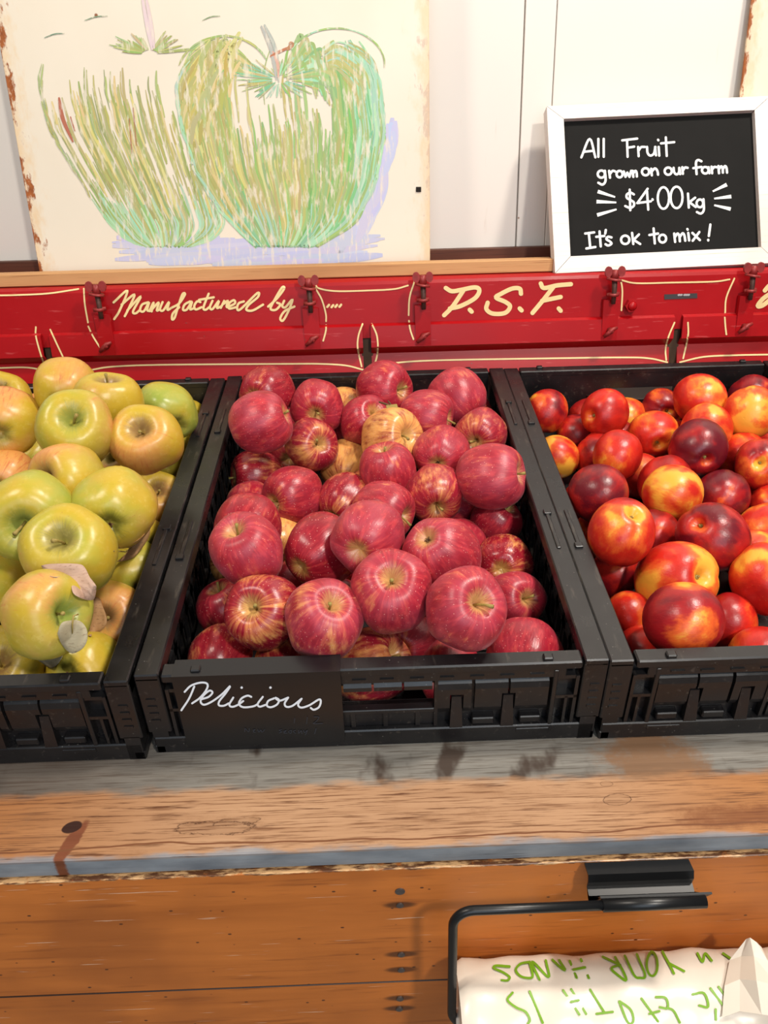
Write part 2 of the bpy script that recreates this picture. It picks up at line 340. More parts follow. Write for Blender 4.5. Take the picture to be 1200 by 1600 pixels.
M = dict(wall=mat_wall(), enamel=mat_enamel(), red=mat_red(), plank=mat_plank(), apron=mat_apron(), plastic=mat_plastic(),
    R=mat_apple_red(), G=mat_apple_green(), N=mat_nectarine(), paint=mat_paint(), film=mat_film(),
    lath=mat_wood('raw_pine_lath', S(176, 124, 76), S(212, 164, 112), S(150, 100, 58)),
    darkwood=mat_wood('dark_brown_wood', S(66, 34, 20), S(104, 58, 36), S(44, 22, 14)),
    slotwood=simple('brown_wood_behind', S(74, 50, 30), .7),
    benchwood=mat_wood('bench_wood', S(110, 70, 40), S(150, 100, 60), S(80, 50, 28)),
    cream=simple('cream_sign_paint', S(238, 212, 152), .45, .4, var=.1, scale=60),
    clamp=simple('worn_red_iron', S(142, 40, 38), .5, .5, .1, .45, 120, .2), iron=simple('rusty_iron', S(96, 66, 58), .55, .5, .5, .3, 150, .2),
    tape=simple('dark_label_tape', S(58, 54, 56), .5), tapetext=simple('tape_print', S(170, 166, 168), .5),
    frame=mat_wood('white_painted_frame', S(222, 213, 206), S(232, 226, 220), S(208, 184, 166), rough=.5, bump=.05),
    slate=simple('black_slate', S(24, 23, 22), .7, .12, var=.3, scale=18), chalk=simple('white_chalk_pen', S(244, 242, 238), .7, .2, var=.05),
    card=simple('black_card_sheet', S(17, 17, 20), .3, .5, var=.15), marker=simple('white_marker', S(240, 244, 250), .6, .3, var=.03), ghost=simple('faded_marker', S(46, 52, 62), .5),
    metal=simple('black_powder_coat', S(14, 15, 17), .36, .5, 0., .15, 300), nail=simple('nail_head', S(104, 98, 96), .4, .5, .8, .3, 200),
    green=simple('green_print', S(112, 160, 24), .45), core=simple('roll_core', S(206, 198, 190), .7),
    stem=mat_wood('fruit_stem', S(120, 94, 44), S(176, 158, 84), S(86, 60, 34)), stemdark=simple('dark_stem', S(92, 62, 36), .7),
    leafp=mat_wood('pale_dry_leaf', S(168, 136, 116), S(190, 160, 140), S(136, 100, 78), axis=(40, 40, 40), bump=.3),
    leafb=mat_wood('brown_dry_leaf', S(142, 102, 62), S(176, 136, 92), S(98, 64, 36), axis=(40, 40, 40), bump=.3),
    leafg=mat_wood('grey_dry_leaf', S(152, 140, 112), S(174, 162, 134), S(124, 106, 80), axis=(40, 40, 40), bump=.3),
    floor=simple('concrete_floor', S(128, 122, 114), .7), hole=simple('dark_hole', S(24, 16, 12), .9))

# ================================================================== SETTING
YW = .775   # face of the back wall
def struct(o): o['kind'] = 'structure'; return o
struct(MB().box(-2.2, 2.2, -3.2, .9, -.04, 0).build('floor', M['floor']))
wall = struct(MB().box(-2.2, 2.2, YW + .012, YW + .1, 0, 3.1).build('wall_back', M['wall']))
s1 = aty(812, 200, YW).x; s2 = aty(866, 100, YW).x
for x0, x1, dy in ((-2.2, -.62, .0), (-.617, s1, .0), (s1 + .0025, s2, .003), (s2 + .0008, .93, .0015), (.933, 2.2, 0)):
    MB().box(x0, x1, YW + dy, YW + .0125, 0, 3.1, .0008).build('panel', M['wall'], wall)
struct(MB().box(-1.0, 1.0, YW - .022, YW, 1.141, 1.1675, .001).build('trim_1', M['darkwood']))

# ------------------------------------------------------------------ bench
BP = TW @ Matrix.Translation((0, 0, -.1))
bench = empty('display_bench', Matrix.Identity(4), 'wooden display bench with weathered plank top and varnished orange front boards under the crates', 'bench')
for y0, y1 in ((-.103, .118), (.121, .30), (.303, .46), (.463, .612)):
    MB().box(-.85, .85, y0, y1, -.022, 0, .0012).build('plank', M['plank'] if y0 < 0 else M['benchwood'], bench, BP)
zt = .7602
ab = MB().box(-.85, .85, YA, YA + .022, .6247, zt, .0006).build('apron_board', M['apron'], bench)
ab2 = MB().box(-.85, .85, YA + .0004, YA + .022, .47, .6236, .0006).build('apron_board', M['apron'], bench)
for q in NAILS:
    mb = MB(); big = q is NAILS[0]
    r = .0042 if big else .0032
    pts = [(q.x + r * math.cos(6.2832 * k / 12), q.z + r * .8 * math.sin(6.2832 * k / 12)) for k in range(12)]
    mb.prism(pts, 1, YA - .0012, YA + .004); mb.build('nail', M['nail'], ab if q.z > .623 else ab2)
for x in (-.78, .78):
    for y in (-.03, .54):
        zz = .9 + y * math.tan(R_(11)) - .128
        MB().box(x - .035, x + .035, y - .035, y + .035, 0, zz - .007, .003).build('leg', M['benchwood'], bench)
    MB().prism([(-.06, .9 - .06 * math.tan(R_(11)) - .175), (.56, .9 + .56 * math.tan(R_(11)) - .175), (.56, .9 + .56 * math.tan(R_(11)) - .127), (-.06, .9 - .06 * math.tan(R_(11)) - .127)], 0, x - .02, x + .02).build('rail', M['benchwood'], bench)

# ------------------------------------------------------------------ red hopper
XH = 1.05
hop = empty('seed_hopper', Matrix.Identity(4), 'long red metal hopper box with cream lettering and wing nut clamps behind the crates', 'hopper')
prof = [(.636, 1.1405), (.630, 1.1375), (.6285, 1.133), (.6275, 1.077), (.6275, 1.056), (.660, 1.054), (.660, .985), (.752, .985), (.752, 1.1405)]
MB().prism(prof, 0, -XH, XH).build('hopper_body', M['red'], hop)
slots = [aty(75, 550, .622).x, aty(574, 550, .622).x, aty(1055, 545, .622).x]
edges = [-XH] + [v for s in slots for v in (s - .0062, s + .0062)] + [XH]
lp = [(.6265, 1.0775), (.6205, 1.0745), (.6185, 1.0435), (.633, 1.0315), (.6235, 1.0), (.6265, .999), (.636, 1.031), (.6215, 1.045), (.6235, 1.072), (.6275, 1.0745)]
for i in range(0, len(edges), 2): MB().prism(lp, 0, edges[i], edges[i + 1]).build('lower_panel', M['red'], hop)
for s in slots: MB().box(s - .0085, s + .0085, .632, .66, .97, 1.0555, .0005).build('slot_bar', M['slotwood'], hop)
for x in (-.85, .85): MB().box(x - .03, x + .03, .68, .74, 0, .985, .002).build('support_leg', M['darkwood'], hop)
# painted surfaces of the hopper, top to bottom, as (y, z) edges
FAC = [((.630, 1.1375), (.6285, 1.133)), ((.6285, 1.133), (.6275, 1.0775)), ((.6205, 1.0745), (.6185, 1.0435)), ((.6185, 1.0435), (.633, 1.0315)), ((.633, 1.0315), (.6235, 1.0))]
def on_hopper(px, py):
    best = None
    for i, ((ya, za), (yb, zb)) in enumerate(FAC):
        n = Vector((0, -(za - zb), (ya - yb))).normalized()
        if n.y > 0: n = -n
        p = hitw(px, py, Vector((0, ya, za)) + n * (.0005 + OFFS[0]), n)
        lo, hi = (zb - .0012, za + .0012)
        e = 0 if lo <= p.z <= hi else min(abs(p.z - lo), abs(p.z - hi))
        if best is None or e < best[0]: best = (e, p)
    return best[1]
def cr(ox, oy, sc): return lambda pts: [(ox + x / sc, oy + y / sc) for x, y in pts]
c1 = cr(0, 390, 2); c2 = cr(600, 390, 2); c3 = cr(440, 400, 7.5)
STR = [c1(p) for p in ([(0, 143), (50, 142), (150, 137), (245, 123)], [(262, 122), (265, 170), (275, 228)], [(276, 240), (290, 270), (312, 305)], [(112, 242), (112, 270), (125, 320), (140, 365)], [(157, 250), (180, 300), (200, 342)],
    [(0, 370), (60, 368), (100, 370), (135, 378)], [(290, 375), (350, 366), (500, 360), (900, 357), (1000, 357), (1080, 362), (1136, 376)], [(985, 110), (1000, 122), (1060, 130), (1200, 126)], [(985, 120), (1005, 155), (1018, 200), (1019, 224)], [(1019, 236), (1018, 255), (1010, 285)],
    [(1133, 232), (1120, 270), (1118, 310), (1130, 365)], [(1162, 232), (1178, 270), (1180, 320), (1168, 372)])]
STR += [c2(p) for p in ([(-30, 372), (20, 357), (80, 350), (200, 345), (500, 340), (750, 337), (830, 340), (885, 352)], [(0, 126), (40, 122), (75, 112)], [(95, 100), (80, 150), (77, 205)], [(78, 222), (82, 250), (92, 280)], [(740, 95), (745, 130), (742, 190)], [(740, 95), (790, 105), (900, 103), (1030, 100), (1080, 93)],
    [(1095, 90), (1070, 150), (1066, 200)], [(1065, 212), (1067, 240), (1070, 265)], [(908, 228), (890, 270), (880, 310), (882, 345)], [(950, 228), (950, 270), (935, 340)], [(925, 352), (1000, 335), (1100, 330), (1200, 328), (1300, 326)])]
mb = MB()
for p in STR: ribbon(mb, p, 1.25, on_hopper)
mb.build('pinstripe', M['cream'], hop)
MAN = [[(355, 165), (398, 128), (374, 190), (357, 217)], [(380, 172), (420, 140), (404, 180), (390, 208)], [(398, 190), (440, 146), (416, 192), (424, 199), (438, 188)], [(462, 165), (444, 172), (438, 190), (450, 192), (466, 164), (460, 188), (468, 192)], [(468, 190), (480, 165), (474, 193)], [(474, 188), (496, 165), (490, 190), (500, 186)], [(508, 164), (500, 186), (510, 190), (528, 164), (523, 188), (536, 182)],
    [(536, 182), (560, 168), (578, 140), (570, 140), (556, 180), (546, 212), (538, 218), (540, 200), (560, 180)], [(594, 162), (577, 172), (572, 188), (584, 187), (600, 162), (594, 186), (604, 184)], [(626, 164), (616, 162), (607, 176), (612, 187), (630, 180)], [(652, 138), (636, 180), (642, 188), (654, 180)], [(622, 157), (668, 149)], [(664, 160), (656, 180), (664, 186), (684, 160), (678, 182), (690, 178)], [(690, 182), (702, 158), (698, 170), (712, 160), (708, 178), (716, 180)],
    [(716, 178), (734, 168), (731, 158), (716, 168), (716, 184), (738, 180)], [(762, 162), (746, 168), (741, 184), (752, 186), (804, 136), (806, 148), (778, 172), (770, 188), (790, 190), (822, 172)], [(838, 178), (866, 152), (888, 122), (880, 120), (852, 168), (846, 186), (862, 188), (876, 172), (866, 166)], [(888, 160), (882, 176), (892, 180), (914, 156), (900, 195), (884, 222), (876, 214), (890, 192), (920, 178)]]
mb = MB()
for p in MAN: ribbon(mb, c1(p), 1.8, on_hopper)
mb.build('lettering', M['cream'], hop); mb = MB()
for x, y in ((545, 585), (595, 588), (640, 585), (688, 583)): ribbon(mb, c3([(x + 10, y - 12), (x - 10, y + 12)]), 1.8, on_hopper)
mb.build('lettering', M['cream'], hop); mb = MB()
for p in ([(193, 120), (212, 130), (240, 126), (284, 118), (298, 128), (284, 152), (240, 176), (206, 184)], [(248, 128), (214, 178), (188, 205)], [(268, 188), (274, 194)], [(428, 138), (424, 122), (400, 122), (366, 138), (350, 150), (380, 164), (394, 178), (378, 198), (340, 200), (320, 186), (324, 166)], [(424, 184), (430, 190)],
        [(490, 106), (500, 120), (540, 112), (584, 108)], [(530, 116), (494, 162), (464, 198)], [(494, 160), (552, 148)], [(546, 184), (552, 191)]): ribbon(mb, c2(p), 3.4, on_hopper)
mb.build('lettering', M['cream'], hop); mb = MB()
for p in ([(1230, 100), (1205, 112), (1190, 128)], [(1212, 134), (1184, 154), (1168, 176), (1184, 174), (1212, 152)]): ribbon(mb, c2(p), 3.4, on_hopper)
mb.build('lettering', M['cream'], hop)
mb = MB(); ribbon(mb, c2([(876, 148), (979, 144)]), 3.9, on_hopper, False, caps=False); tp = mb.build('label_tape', M['tape'], hop)
mb = MB(); pj = lambda x, y: on_hopper(x, y) + Vector((0, -.0004, 0))
for x in (920, 927, 938, 944, 950): ribbon(mb, c2([(x, 142), (x + 3, 141)]), 1.5, pj, False)
mb.build('print', M['tapetext'], tp)
def clamp(px, dx=0, kind=0):
    # wing nut, threaded bolt, collar, strap plate and lower catch
    p0 = aty(px, 437, .62); x = p0.x
    k = 1 / 1085.   # metres per picture unit here
    r = MB().prism([(x - .0115, 1.103), (x + .0115, 1.103), (x + .0125, 1.044), (x - .0105, 1.044)], 1, .6185, .6262).build('clamp', M['red'], hop)
    mb = MB(); mb.tube([(x, .6135, 1.136), (x + .001, .6125, 1.118), (x + .001, .613, 1.098)], [.0042, .0038, .0034], 8); mb.build('bolt', M['iron'], r)
    mb = MB(); mb.tube([(x - .0005, .6135, 1.131), (x, .6135, 1.134)], [.0115, .0105], 10); mb.tube([(x, .6135, 1.134), (x, .6135, 1.146)], [.0062, .0045], 8)
    for s in (-1, 1):
        q = [(x + s * (.003 + .011 * (.5 + .5 * math.cos(a)) + .001), 1.1435 + .0075 * math.sin(a)) for a in [6.2832 * i / 12 for i in range(12)]]
        mb.prism(q, 1, .6115, .6155)
    mb.build('wing_nut', M['clamp'], r)
    mb = MB(); mb.tube([(x, .613, 1.109), (x, .613, 1.113)], [.0078, .0078], 10); mb.tube([(x - .009, .614, 1.111), (x + .009, .616, 1.112)], .0028, 7); mb.build('collar', M['clamp'], r)
    mb = MB(); zc = 1.0585
    mb.tube([(x - .009, .6125, zc - .008), (x - .002, .611, zc - .002), (x + .003, .611, zc + .003), (x + .010, .6125, zc + .005)], [.0024, .0034, .0034, .0022], 7)
    mb.tube([(x + .001, .618, zc), (x + .001, .608, zc)], [.005, .0035], 8); mb.build('catch', M['clamp'], r)
for px in (150, 482, 660, 958, 1172): clamp(px)
p = on_hopper(985, 477); mb = MB(); mb.prism([(p.x + .0095 * math.cos(6.2832 * k / 6), p.z + .0095 * math.sin(6.2832 * k / 6)) for k in range(6)], 1, .618, .6285); mb.tube([(p.x, .6185, p.z), (p.x, .615, p.z)], [.0075, .005], 10); mb.build('hex_bolt', M['red'], hop)

# ------------------------------------------------------------------ lath, painted signs
tag(MB().box(-1.0, .2825, .650, .680, 1.1415, 1.1595, .0012).build('wooden_lath', M['lath']), 'raw pine lath lying on top of the red hopper below the apple painting', 'lath')
lean = R_(2.2)
def make_sign(name, x0, x1, y0, z0, h, label):
    mw = Matrix.Translation(((x0 + x1) / 2, y0, z0)) @ Matrix.Rotation(-lean, 4, 'X')
    e = empty(name, mw, label, 'sign'); hw = (x1 - x0) / 2
    o = MB().box(-hw, hw, 0, .004, 0, h, .0008).build('sign_panel', M['enamel'], e); o['half_width'] = hw
    return e, mw, hw
sg, smw, shw = make_sign('painted_sign', aty(61, 420, .7).x, aty(672, 418, .7).x, .6985, 1.1415, .46, 'old cream metal sign with two painted green apples standing behind the lath')
make_sign('painted_sign', aty(1169, 80, .75).x, 1.15, .7485, 1.1415, .46, 'cream metal sign with rusty left edge standing behind the chalkboard at the right')
smi = smw.inverted(); sn = smw.to_3x3() @ Vector((0, -1, 0))
def on_sign(off):
    p0 = smw.translation + sn * off
    return lambda x, y: smi @ hitw(x, y, p0, sn)
rnd = random.Random(11)
def interp(tab, y):
    if y <= tab[0][0]: return tab[0][1]
    for (a, b), (c, d) in zip(tab, tab[1:]):
        if y <= c: return b + (d - b) * (y - a) / (c - a)
    return tab[-1][1]
A2L = [(45, 372), (55, 345), (76, 309), (105, 283), (134, 273), (192, 280), (268, 303), (332, 344), (366, 376), (384, 398)]
A2R = [(41, 525), (55, 556), (70, 572), (128, 595), (204, 604), (286, 589), (344, 560), (366, 532), (384, 500)]
A1L = [(60, 90), (105, 58), (146, 61), (204, 76), (263, 111), (310, 140), (344, 163), (373, 192), (386, 222)]
A1R = [(60, 300), (140, 300), (263, 330), (350, 352), (373, 334), (386, 300)]
OL, OD, GR, TE, YL, LV = (172, 172, 104), (156, 160, 92), (146, 176, 104), (158, 202, 168), (204, 192, 122), (186, 190, 220)
paint = MB(); nst = [0]
def dab(pts, w, col, jit=10):
    fd = rnd.uniform(.0, .18); c = tuple(max(0, min(255, v * (1 - fd) + w_ * fd + rnd.uniform(-jit, jit))) / 255 for v, w_ in zip(col, (226, 215, 196))); nst[0] += 1
    pj = on_sign(.0003 + nst[0] * 2.2e-7)
    ribbon(paint, pts, w * .95, pj, True, c, lambda t: .18 + .82 * math.sin(math.pi * min(1, max(0, .06 + .9 * t))) ** .7)
for i in range(130):   # lavender ground shadow
    t = rnd.random()
    if t < .62:
        x = rnd.uniform(215, 560); y = 392 + rnd.uniform(-16, 20) - (abs(x - 400) / 190) ** 2 * 10; dab([(x - 45, y + 3), (x, y), (x + 45, y - 4)], rnd.uniform(3, 8), LV, 5)
    else:
        y = rnd.uniform(215, 385); x = interp(A2R, y) + rnd.uniform(2, 22) * (1 - abs(y - 320) / 260); dab([(x + 3, y - 35), (x, y), (x - 14, y + 36)], rnd.uniform(3, 8), LV, 5)
def body(L, Rr, n, vlo, vhi, colf, wmax, keep):
    for i in range(n):
        m = rnd.uniform(-1, 1); y0 = rnd.uniform(vlo, vhi - 40); ln = rnd.uniform(35, 120)
        pts = []
        for k in range(5):
            y = min(vhi, y0 + ln * k / 4); a, b = interp(L, y), interp(Rr, y); pts.append(((a + b) / 2 + (b - a) / 2 * m * .985 + rnd.uniform(-.8, .8), y))
        if not keep(m, y0 + ln / 2): continue
        dab(pts, rnd.uniform(.9, wmax), colf(m, y0 + ln / 2))
def col1(m, y): return rnd.choice([OL, OL, OD, YL, (150, 160, 96)]) if y < 330 else rnd.choice([OL, GR, (150, 176, 120), TE])
body(A1L, A1R, 680, 105, 384, col1, 2.5, lambda m, y: rnd.random() < (.28 if y < 170 else .8) * (1.0 if m < .2 else .5) * (.25 if m < -.62 and y < 330 else 1))
body(A1L, A1R, 60, 300, 385, lambda m, y: rnd.choice([TE, (170, 205, 175), GR]), 2.0, lambda m, y: True)
def col2(m, y):
    if m > .72 or y > 345: return rnd.choice([TE, TE, (112, 182, 130), GR])
    if m > .25: return rnd.choice([GR, GR, OL, (120, 176, 96)])
    if m < -.55: return rnd.choice([OL, YL, OD, GR])
    return rnd.choice([OL, YL, OL, GR])
def keep2(m, y):
    if y < 215 and abs(m - .02) < .5: return rnd.random() < .04
    if y < 120: return abs(m) > .6
    return rnd.random() < (.95 if abs(m) > .5 or y > 250 else .6)
body(A2L, A2R, 2000, 62, 384, col2, 3.0, keep2)
for i in range(150):   # strokes running out of the hollow and over both shoulders
    s = rnd.choice((-1, 1)); e = rnd.uniform(.0, 1.0); y1 = rnd.uniform(110, 215)
    ex = interp(A2L if s < 0 else A2R, y1); ex = ex + (436 - ex) * (.03 + .5 * e * (.55 if s < 0 else .42)); top = 62 + 46 * e + rnd.uniform(-6, 6)
    P4 = [(436 + s * 30, 112 + 8 * e), (436 + s * (52 + 18 * (1 - e)), top + 14), ((436 + ex) / 2 + s * 22, top), (ex - s * 8, top + 34), (ex, y1)]
    L5 = smooth_line(P4, 5); a0 = rnd.randrange(0, len(L5) - 8); dab([tuple(q) for q in L5[a0:a0 + rnd.randrange(6, 9)]][::2], rnd.uniform(1.2, 3.2), rnd.choice([OL, OD, YL, GR] if s < 0 else [OL, GR, OL, TE]), 8)
for i in range(60):   # olive shoulders left and right of the hollow
    y = rnd.uniform(75, 200); x = interp(A2L, y) + rnd.uniform(10, 85) * (1 - abs(y - 120) / 260); dab([(x + 14, y - 26), (x, y), (x - 3, y + 30)], rnd.uniform(2, 4.6), rnd.choice([OL, YL, OL, (176, 166, 84)]), 8)
for i in range(60):
    a = rnd.uniform(-.2, 1.2); rr = rnd.uniform(45, 85); x = 436 + rr * math.cos(a * 1.1 - .95); y = 120 + rr * .85 * math.sin(a * 1.1 - .95)
    dab([(436 + (x - 436) * .55, 120 + (y - 120) * .5), (x, y), (x + 8, y + 22)], rnd.uniform(1.5, 4), rnd.choice([GR, OL, (132, 176, 110), TE]), 8)
for i in range(70):   # strokes into the hollow
    a = rnd.uniform(0, 6.283); r0 = rnd.uniform(8, 18); r1 = rnd.uniform(30, 58)
    f = lambda r: (436 + r * 1.25 * math.cos(a), 124 + r * .62 * math.sin(a))
    dab([f(r0), f((r0 + r1) / 2), f(r1)], rnd.uniform(.8, 1.9), rnd.choice([TE, GR, OL, (110, 178, 130)]))
for L, Rr in ((A2L, A2R),):   # outlines
    for tab, s in ((L, 1), (Rr, -1)):
        for i in range(46):
            y = rnd.uniform(70, 335); pts = [(interp(tab, y + d) + s * rnd.uniform(0, 5), y + d) for d in (0, 15, 30, 45)]
            dab(pts, rnd.uniform(1, 2.2), TE if rnd.random() < .75 else GR)
for i in range(26):
    a = rnd.uniform(-2.9, -.25); dab([(525 + 76 * math.cos(a + d), 100 + 56 * math.sin(a + d)) for d in (0, .2, .4)], rnd.uniform(.8, 1.8), rnd.choice([TE, GR])); 
    a = rnd.uniform(-2.9, -.8); dab([(350 + 74 * math.cos(a + d), 122 + 66 * math.sin(a + d)) for d in (0, .2, .4)], rnd.uniform(.8, 2.2), rnd.choice([OL, GR]))
for i in range(30):
    y = rnd.uniform(95, 300); dab([(interp(A1L, y + d) + rnd.uniform(0, 7), y + d) for d in (0, 18, 36)], rnd.uniform(.6, 1.5), rnd.choice([(164, 176, 120), (150, 168, 120), OL]))
for i in range(64):   # fan round the left apple's hollow
    a = rnd.uniform(-3.0, -.15); r1 = rnd.uniform(28, 62); f = lambda r: (234 + r * 1.25 * math.cos(a) , 84 + r * .62 * math.sin(a))
    if 1.35 < -a < 1.75: continue
    dab([f(10), f(r1 * .6), f(r1)], rnd.uniform(.9, 2.2), rnd.choice([OL, OD, GR]))
for x, y, dx in ((150, 28, 18), (330, 28, 14), (85, 55, 16)): dab([(x - dx, y + 4), (x, y - 2), (x + dx, y - 3)], .9, (120, 150, 110))
for p in ([(222, -5), (230, 40), (238, 78)], [(228, -5), (236, 40), (241, 76)]): dab(p, 3.2, (206, 204, 206))
for p in ([(408, 40), (424, 78), (432, 125)], [(413, 38), (430, 76), (436, 128)]): dab(p, 3.0, (176, 172, 160))
dab([(426, 80), (434, 100), (435, 122)], 2.6, (206, 170, 140)); dab([(422, 88), (438, 80), (456, 72)], 2.4, (176, 122, 84)); dab([(448, 78), (456, 70), (452, 66)], 4, (168, 112, 72))
for p, w2 in (([(92, 152), (98, 185), (114, 222)], 3.2), ([(110, 182), (117, 205)], 2), ([(202, 185), (206, 240)], 1.6), ([(208, 168), (213, 228)], 1.7)): dab(p, w2, (168, 92, 62), 4)
paint.build('apple_painting', M['paint'], sg)
mb = MB(); pj = on_sign(.0012)
mb.add([pj(x, y) for x, y in ((650, 292), (658, 292), (658, 300), (650, 300))], [(0, 1, 2, 3)]); mb.build('bolt_hole', M['hole'], sg)

# ------------------------------------------------------------------ chalkboard
beta = R_(23); bp0 = Vector((0, .6425, 1.1415)); bn = Vector((0, -math.cos(beta), math.sin(beta)))
bo = hitw(866, 429, bp0, bn); bx = (hitw(1186, 413.5, bp0, bn) - bo).normalized(); bz = -bn.cross(bx).normalized()
if bz.z < 0: bz = -bz
bmw = Matrix.Identity(4)
for i in range(3): bmw[i][0] = bx[i]; bmw[i][1] = -bn[i]; bmw[i][2] = bz[i]; bmw[i][3] = bo[i]
bmi = bmw.inverted()
def on_board(off):
    return lambda x, y: bmi @ hitw(x, y, bo + bn * (off + OFFS[0]), bn)
Bq = on_board(0)
H = (Bq(853, 169)).z; WB = Bq(1176, 186).x + (Bq(880, 190).x); i0 = Bq(885, 296).x; ib = Bq(890, 402).z; it = Bq(880, 189).z; i1 = WB - i0
cb = empty('chalkboard', bmw, 'small chalkboard in a white wooden frame with handwritten fruit prices, leaning at the right', 'chalkboard')
fy0, fy1 = -.006, .016
def member(pts):
    MB().prism(pts, 1, fy0, fy1).build('frame_rail', M['frame'], cb)
g = .0004
member([(g, 0), (WB - g, 0), (i1, ib - g), (i0, ib - g)]); member([(i0, it + g), (i1, it + g), (WB - g, H), (g, H)])
member([(0, g), (i0 - g, ib), (i0 - g, it), (0, H - g)]); member([(WB, g), (WB, H - g), (i1 + g, it), (i1 + g, ib)])
MB().box(i0 - .004, i1 + .004, .003, .009, ib - .004, it + .004).build('slate_panel', M['slate'], cb)
kb = cr(640, 0, 2.143)
CH = []
def st(*p): CH.append((list(p), None))
st((575, 527), (603, 465), (622, 527)); st((585, 508), (615, 505)); st((632, 465), (632, 525)); st((650, 465), (650, 525))
st((728, 468), (730, 525)); st((712, 470), (762, 464)); st((729, 495), (752, 491)); st((765, 492), (767, 523)); st((767, 504), (775, 493), (788, 492)); st((795, 492), (797, 512), (806, 521), (818, 514), (823, 492)); st((822, 492), (825, 520)); st((834, 492), (836, 521)); st((832, 468), (833, 470)); st((858, 460), (861, 522)); st((842, 480), (886, 476))
B2 = []
def s2_(*p): B2.append(list(p))
s2_(*ell(642, 583, 12, 12)); s2_((654, 572), (656, 605), (646, 618), (632, 612)); s2_((668, 572), (671, 595)); s2_((671, 582), (680, 572), (688, 574)); s2_(*ell(703, 583, 10, 11)); s2_((717, 574), (723, 592)); s2_((723, 592), (729, 578)); s2_((729, 578), (736, 592)); s2_((736, 592), (742, 572)); s2_((747, 572), (749, 592)); s2_((749, 580), (756, 572), (760, 578), (761, 591))
s2_(*ell(790, 575, 12, 12)); s2_((809, 565), (811, 587)); s2_((811, 574), (821, 564), (829, 571), (832, 585)); s2_(*ell(866, 573, 12, 12)); s2_((884, 562), (886, 577), (894, 584), (902, 577), (903, 562)); s2_((903, 562), (906, 583)); s2_((913, 560), (915, 582)); s2_((915, 571), (922, 561), (931, 562))
s2_((977, 540), (966, 536), (959, 545), (961, 583)); s2_((950, 563), (977, 559)); s2_(*ell(990, 570, 11, 11)); s2_((1001, 560), (1004, 580)); s2_((1011, 558), (1013, 580)); s2_((1013, 568), (1020, 559), (1028, 560)); s2_((1034, 556), (1036, 580)); s2_((1036, 566), (1043, 557), (1048, 563), (1049, 578)); s2_((1049, 566), (1056, 556), (1061, 562), (1063, 578))
st((751, 651), (739, 645), (727, 652), (728, 663), (740, 670), (751, 678), (750, 690), (738, 696), (722, 690)); st((737, 635), (739, 704)); st((797, 632), (764, 678)); st((762, 680), (808, 674)); st((795, 640), (799, 702)); st((813, 667), (814, 669)); st(*ell(850, 663, 19, 36)); st(*ell(894, 661, 20, 36)); st((932, 648), (935, 695)); st((956, 662), (937, 677)); st((937, 677), (958, 693)); st(*ell(972, 681, 11, 13)); st((984, 667), (985, 703), (975, 715), (962, 710))
s2_((600, 780), (605, 830)); s2_((588, 782), (618, 778)); s2_((592, 832), (622, 827)); s2_((636, 775), (640, 825)); s2_((625, 793), (652, 790)); s2_((657, 770), (655, 782)); s2_((676, 795), (664, 793), (659, 801), (670, 808), (676, 816), (665, 822), (656, 818)); s2_(*ell(722, 803, 14, 14)); s2_((745, 780), (749, 817)); s2_((768, 785), (750, 803)); s2_((750, 803), (772, 817)); s2_((817, 765), (821, 815)); s2_((803, 787), (832, 782)); s2_(*ell(847, 799, 12, 13))
s2_((886, 782), (889, 810)); s2_((889, 793), (897, 782), (903, 790), (905, 808)); s2_((905, 793), (914, 781), (920, 788), (923, 806)); s2_((933, 780), (936, 805)); s2_((930, 767), (931, 769)); s2_((947, 780), (972, 804)); s2_((970, 777), (948, 806)); s2_((1007, 752), (1002, 790)); s2_((1000, 803), (1000, 805))
mb = MB(); pj = on_board(-.0026)
for p, _ in CH: ribbon(mb, kb(p), 1.75, pj)
for p in B2: ribbon(mb, kb(p), 1.8, pj)
for a, b in (((688, 660), (630, 641)), ((692, 678), (626, 675)), ((693, 701), (628, 720)), ((1015, 641), (1062, 618)), ((1020, 665), (1077, 658)), ((1020, 687), (1075, 700))):
    ribbon(mb, kb([a, b]), 2.6, pj, False, None, lambda t: .5 + .6 * t)
mb.build('chalk_lettering', M['chalk'], cb)

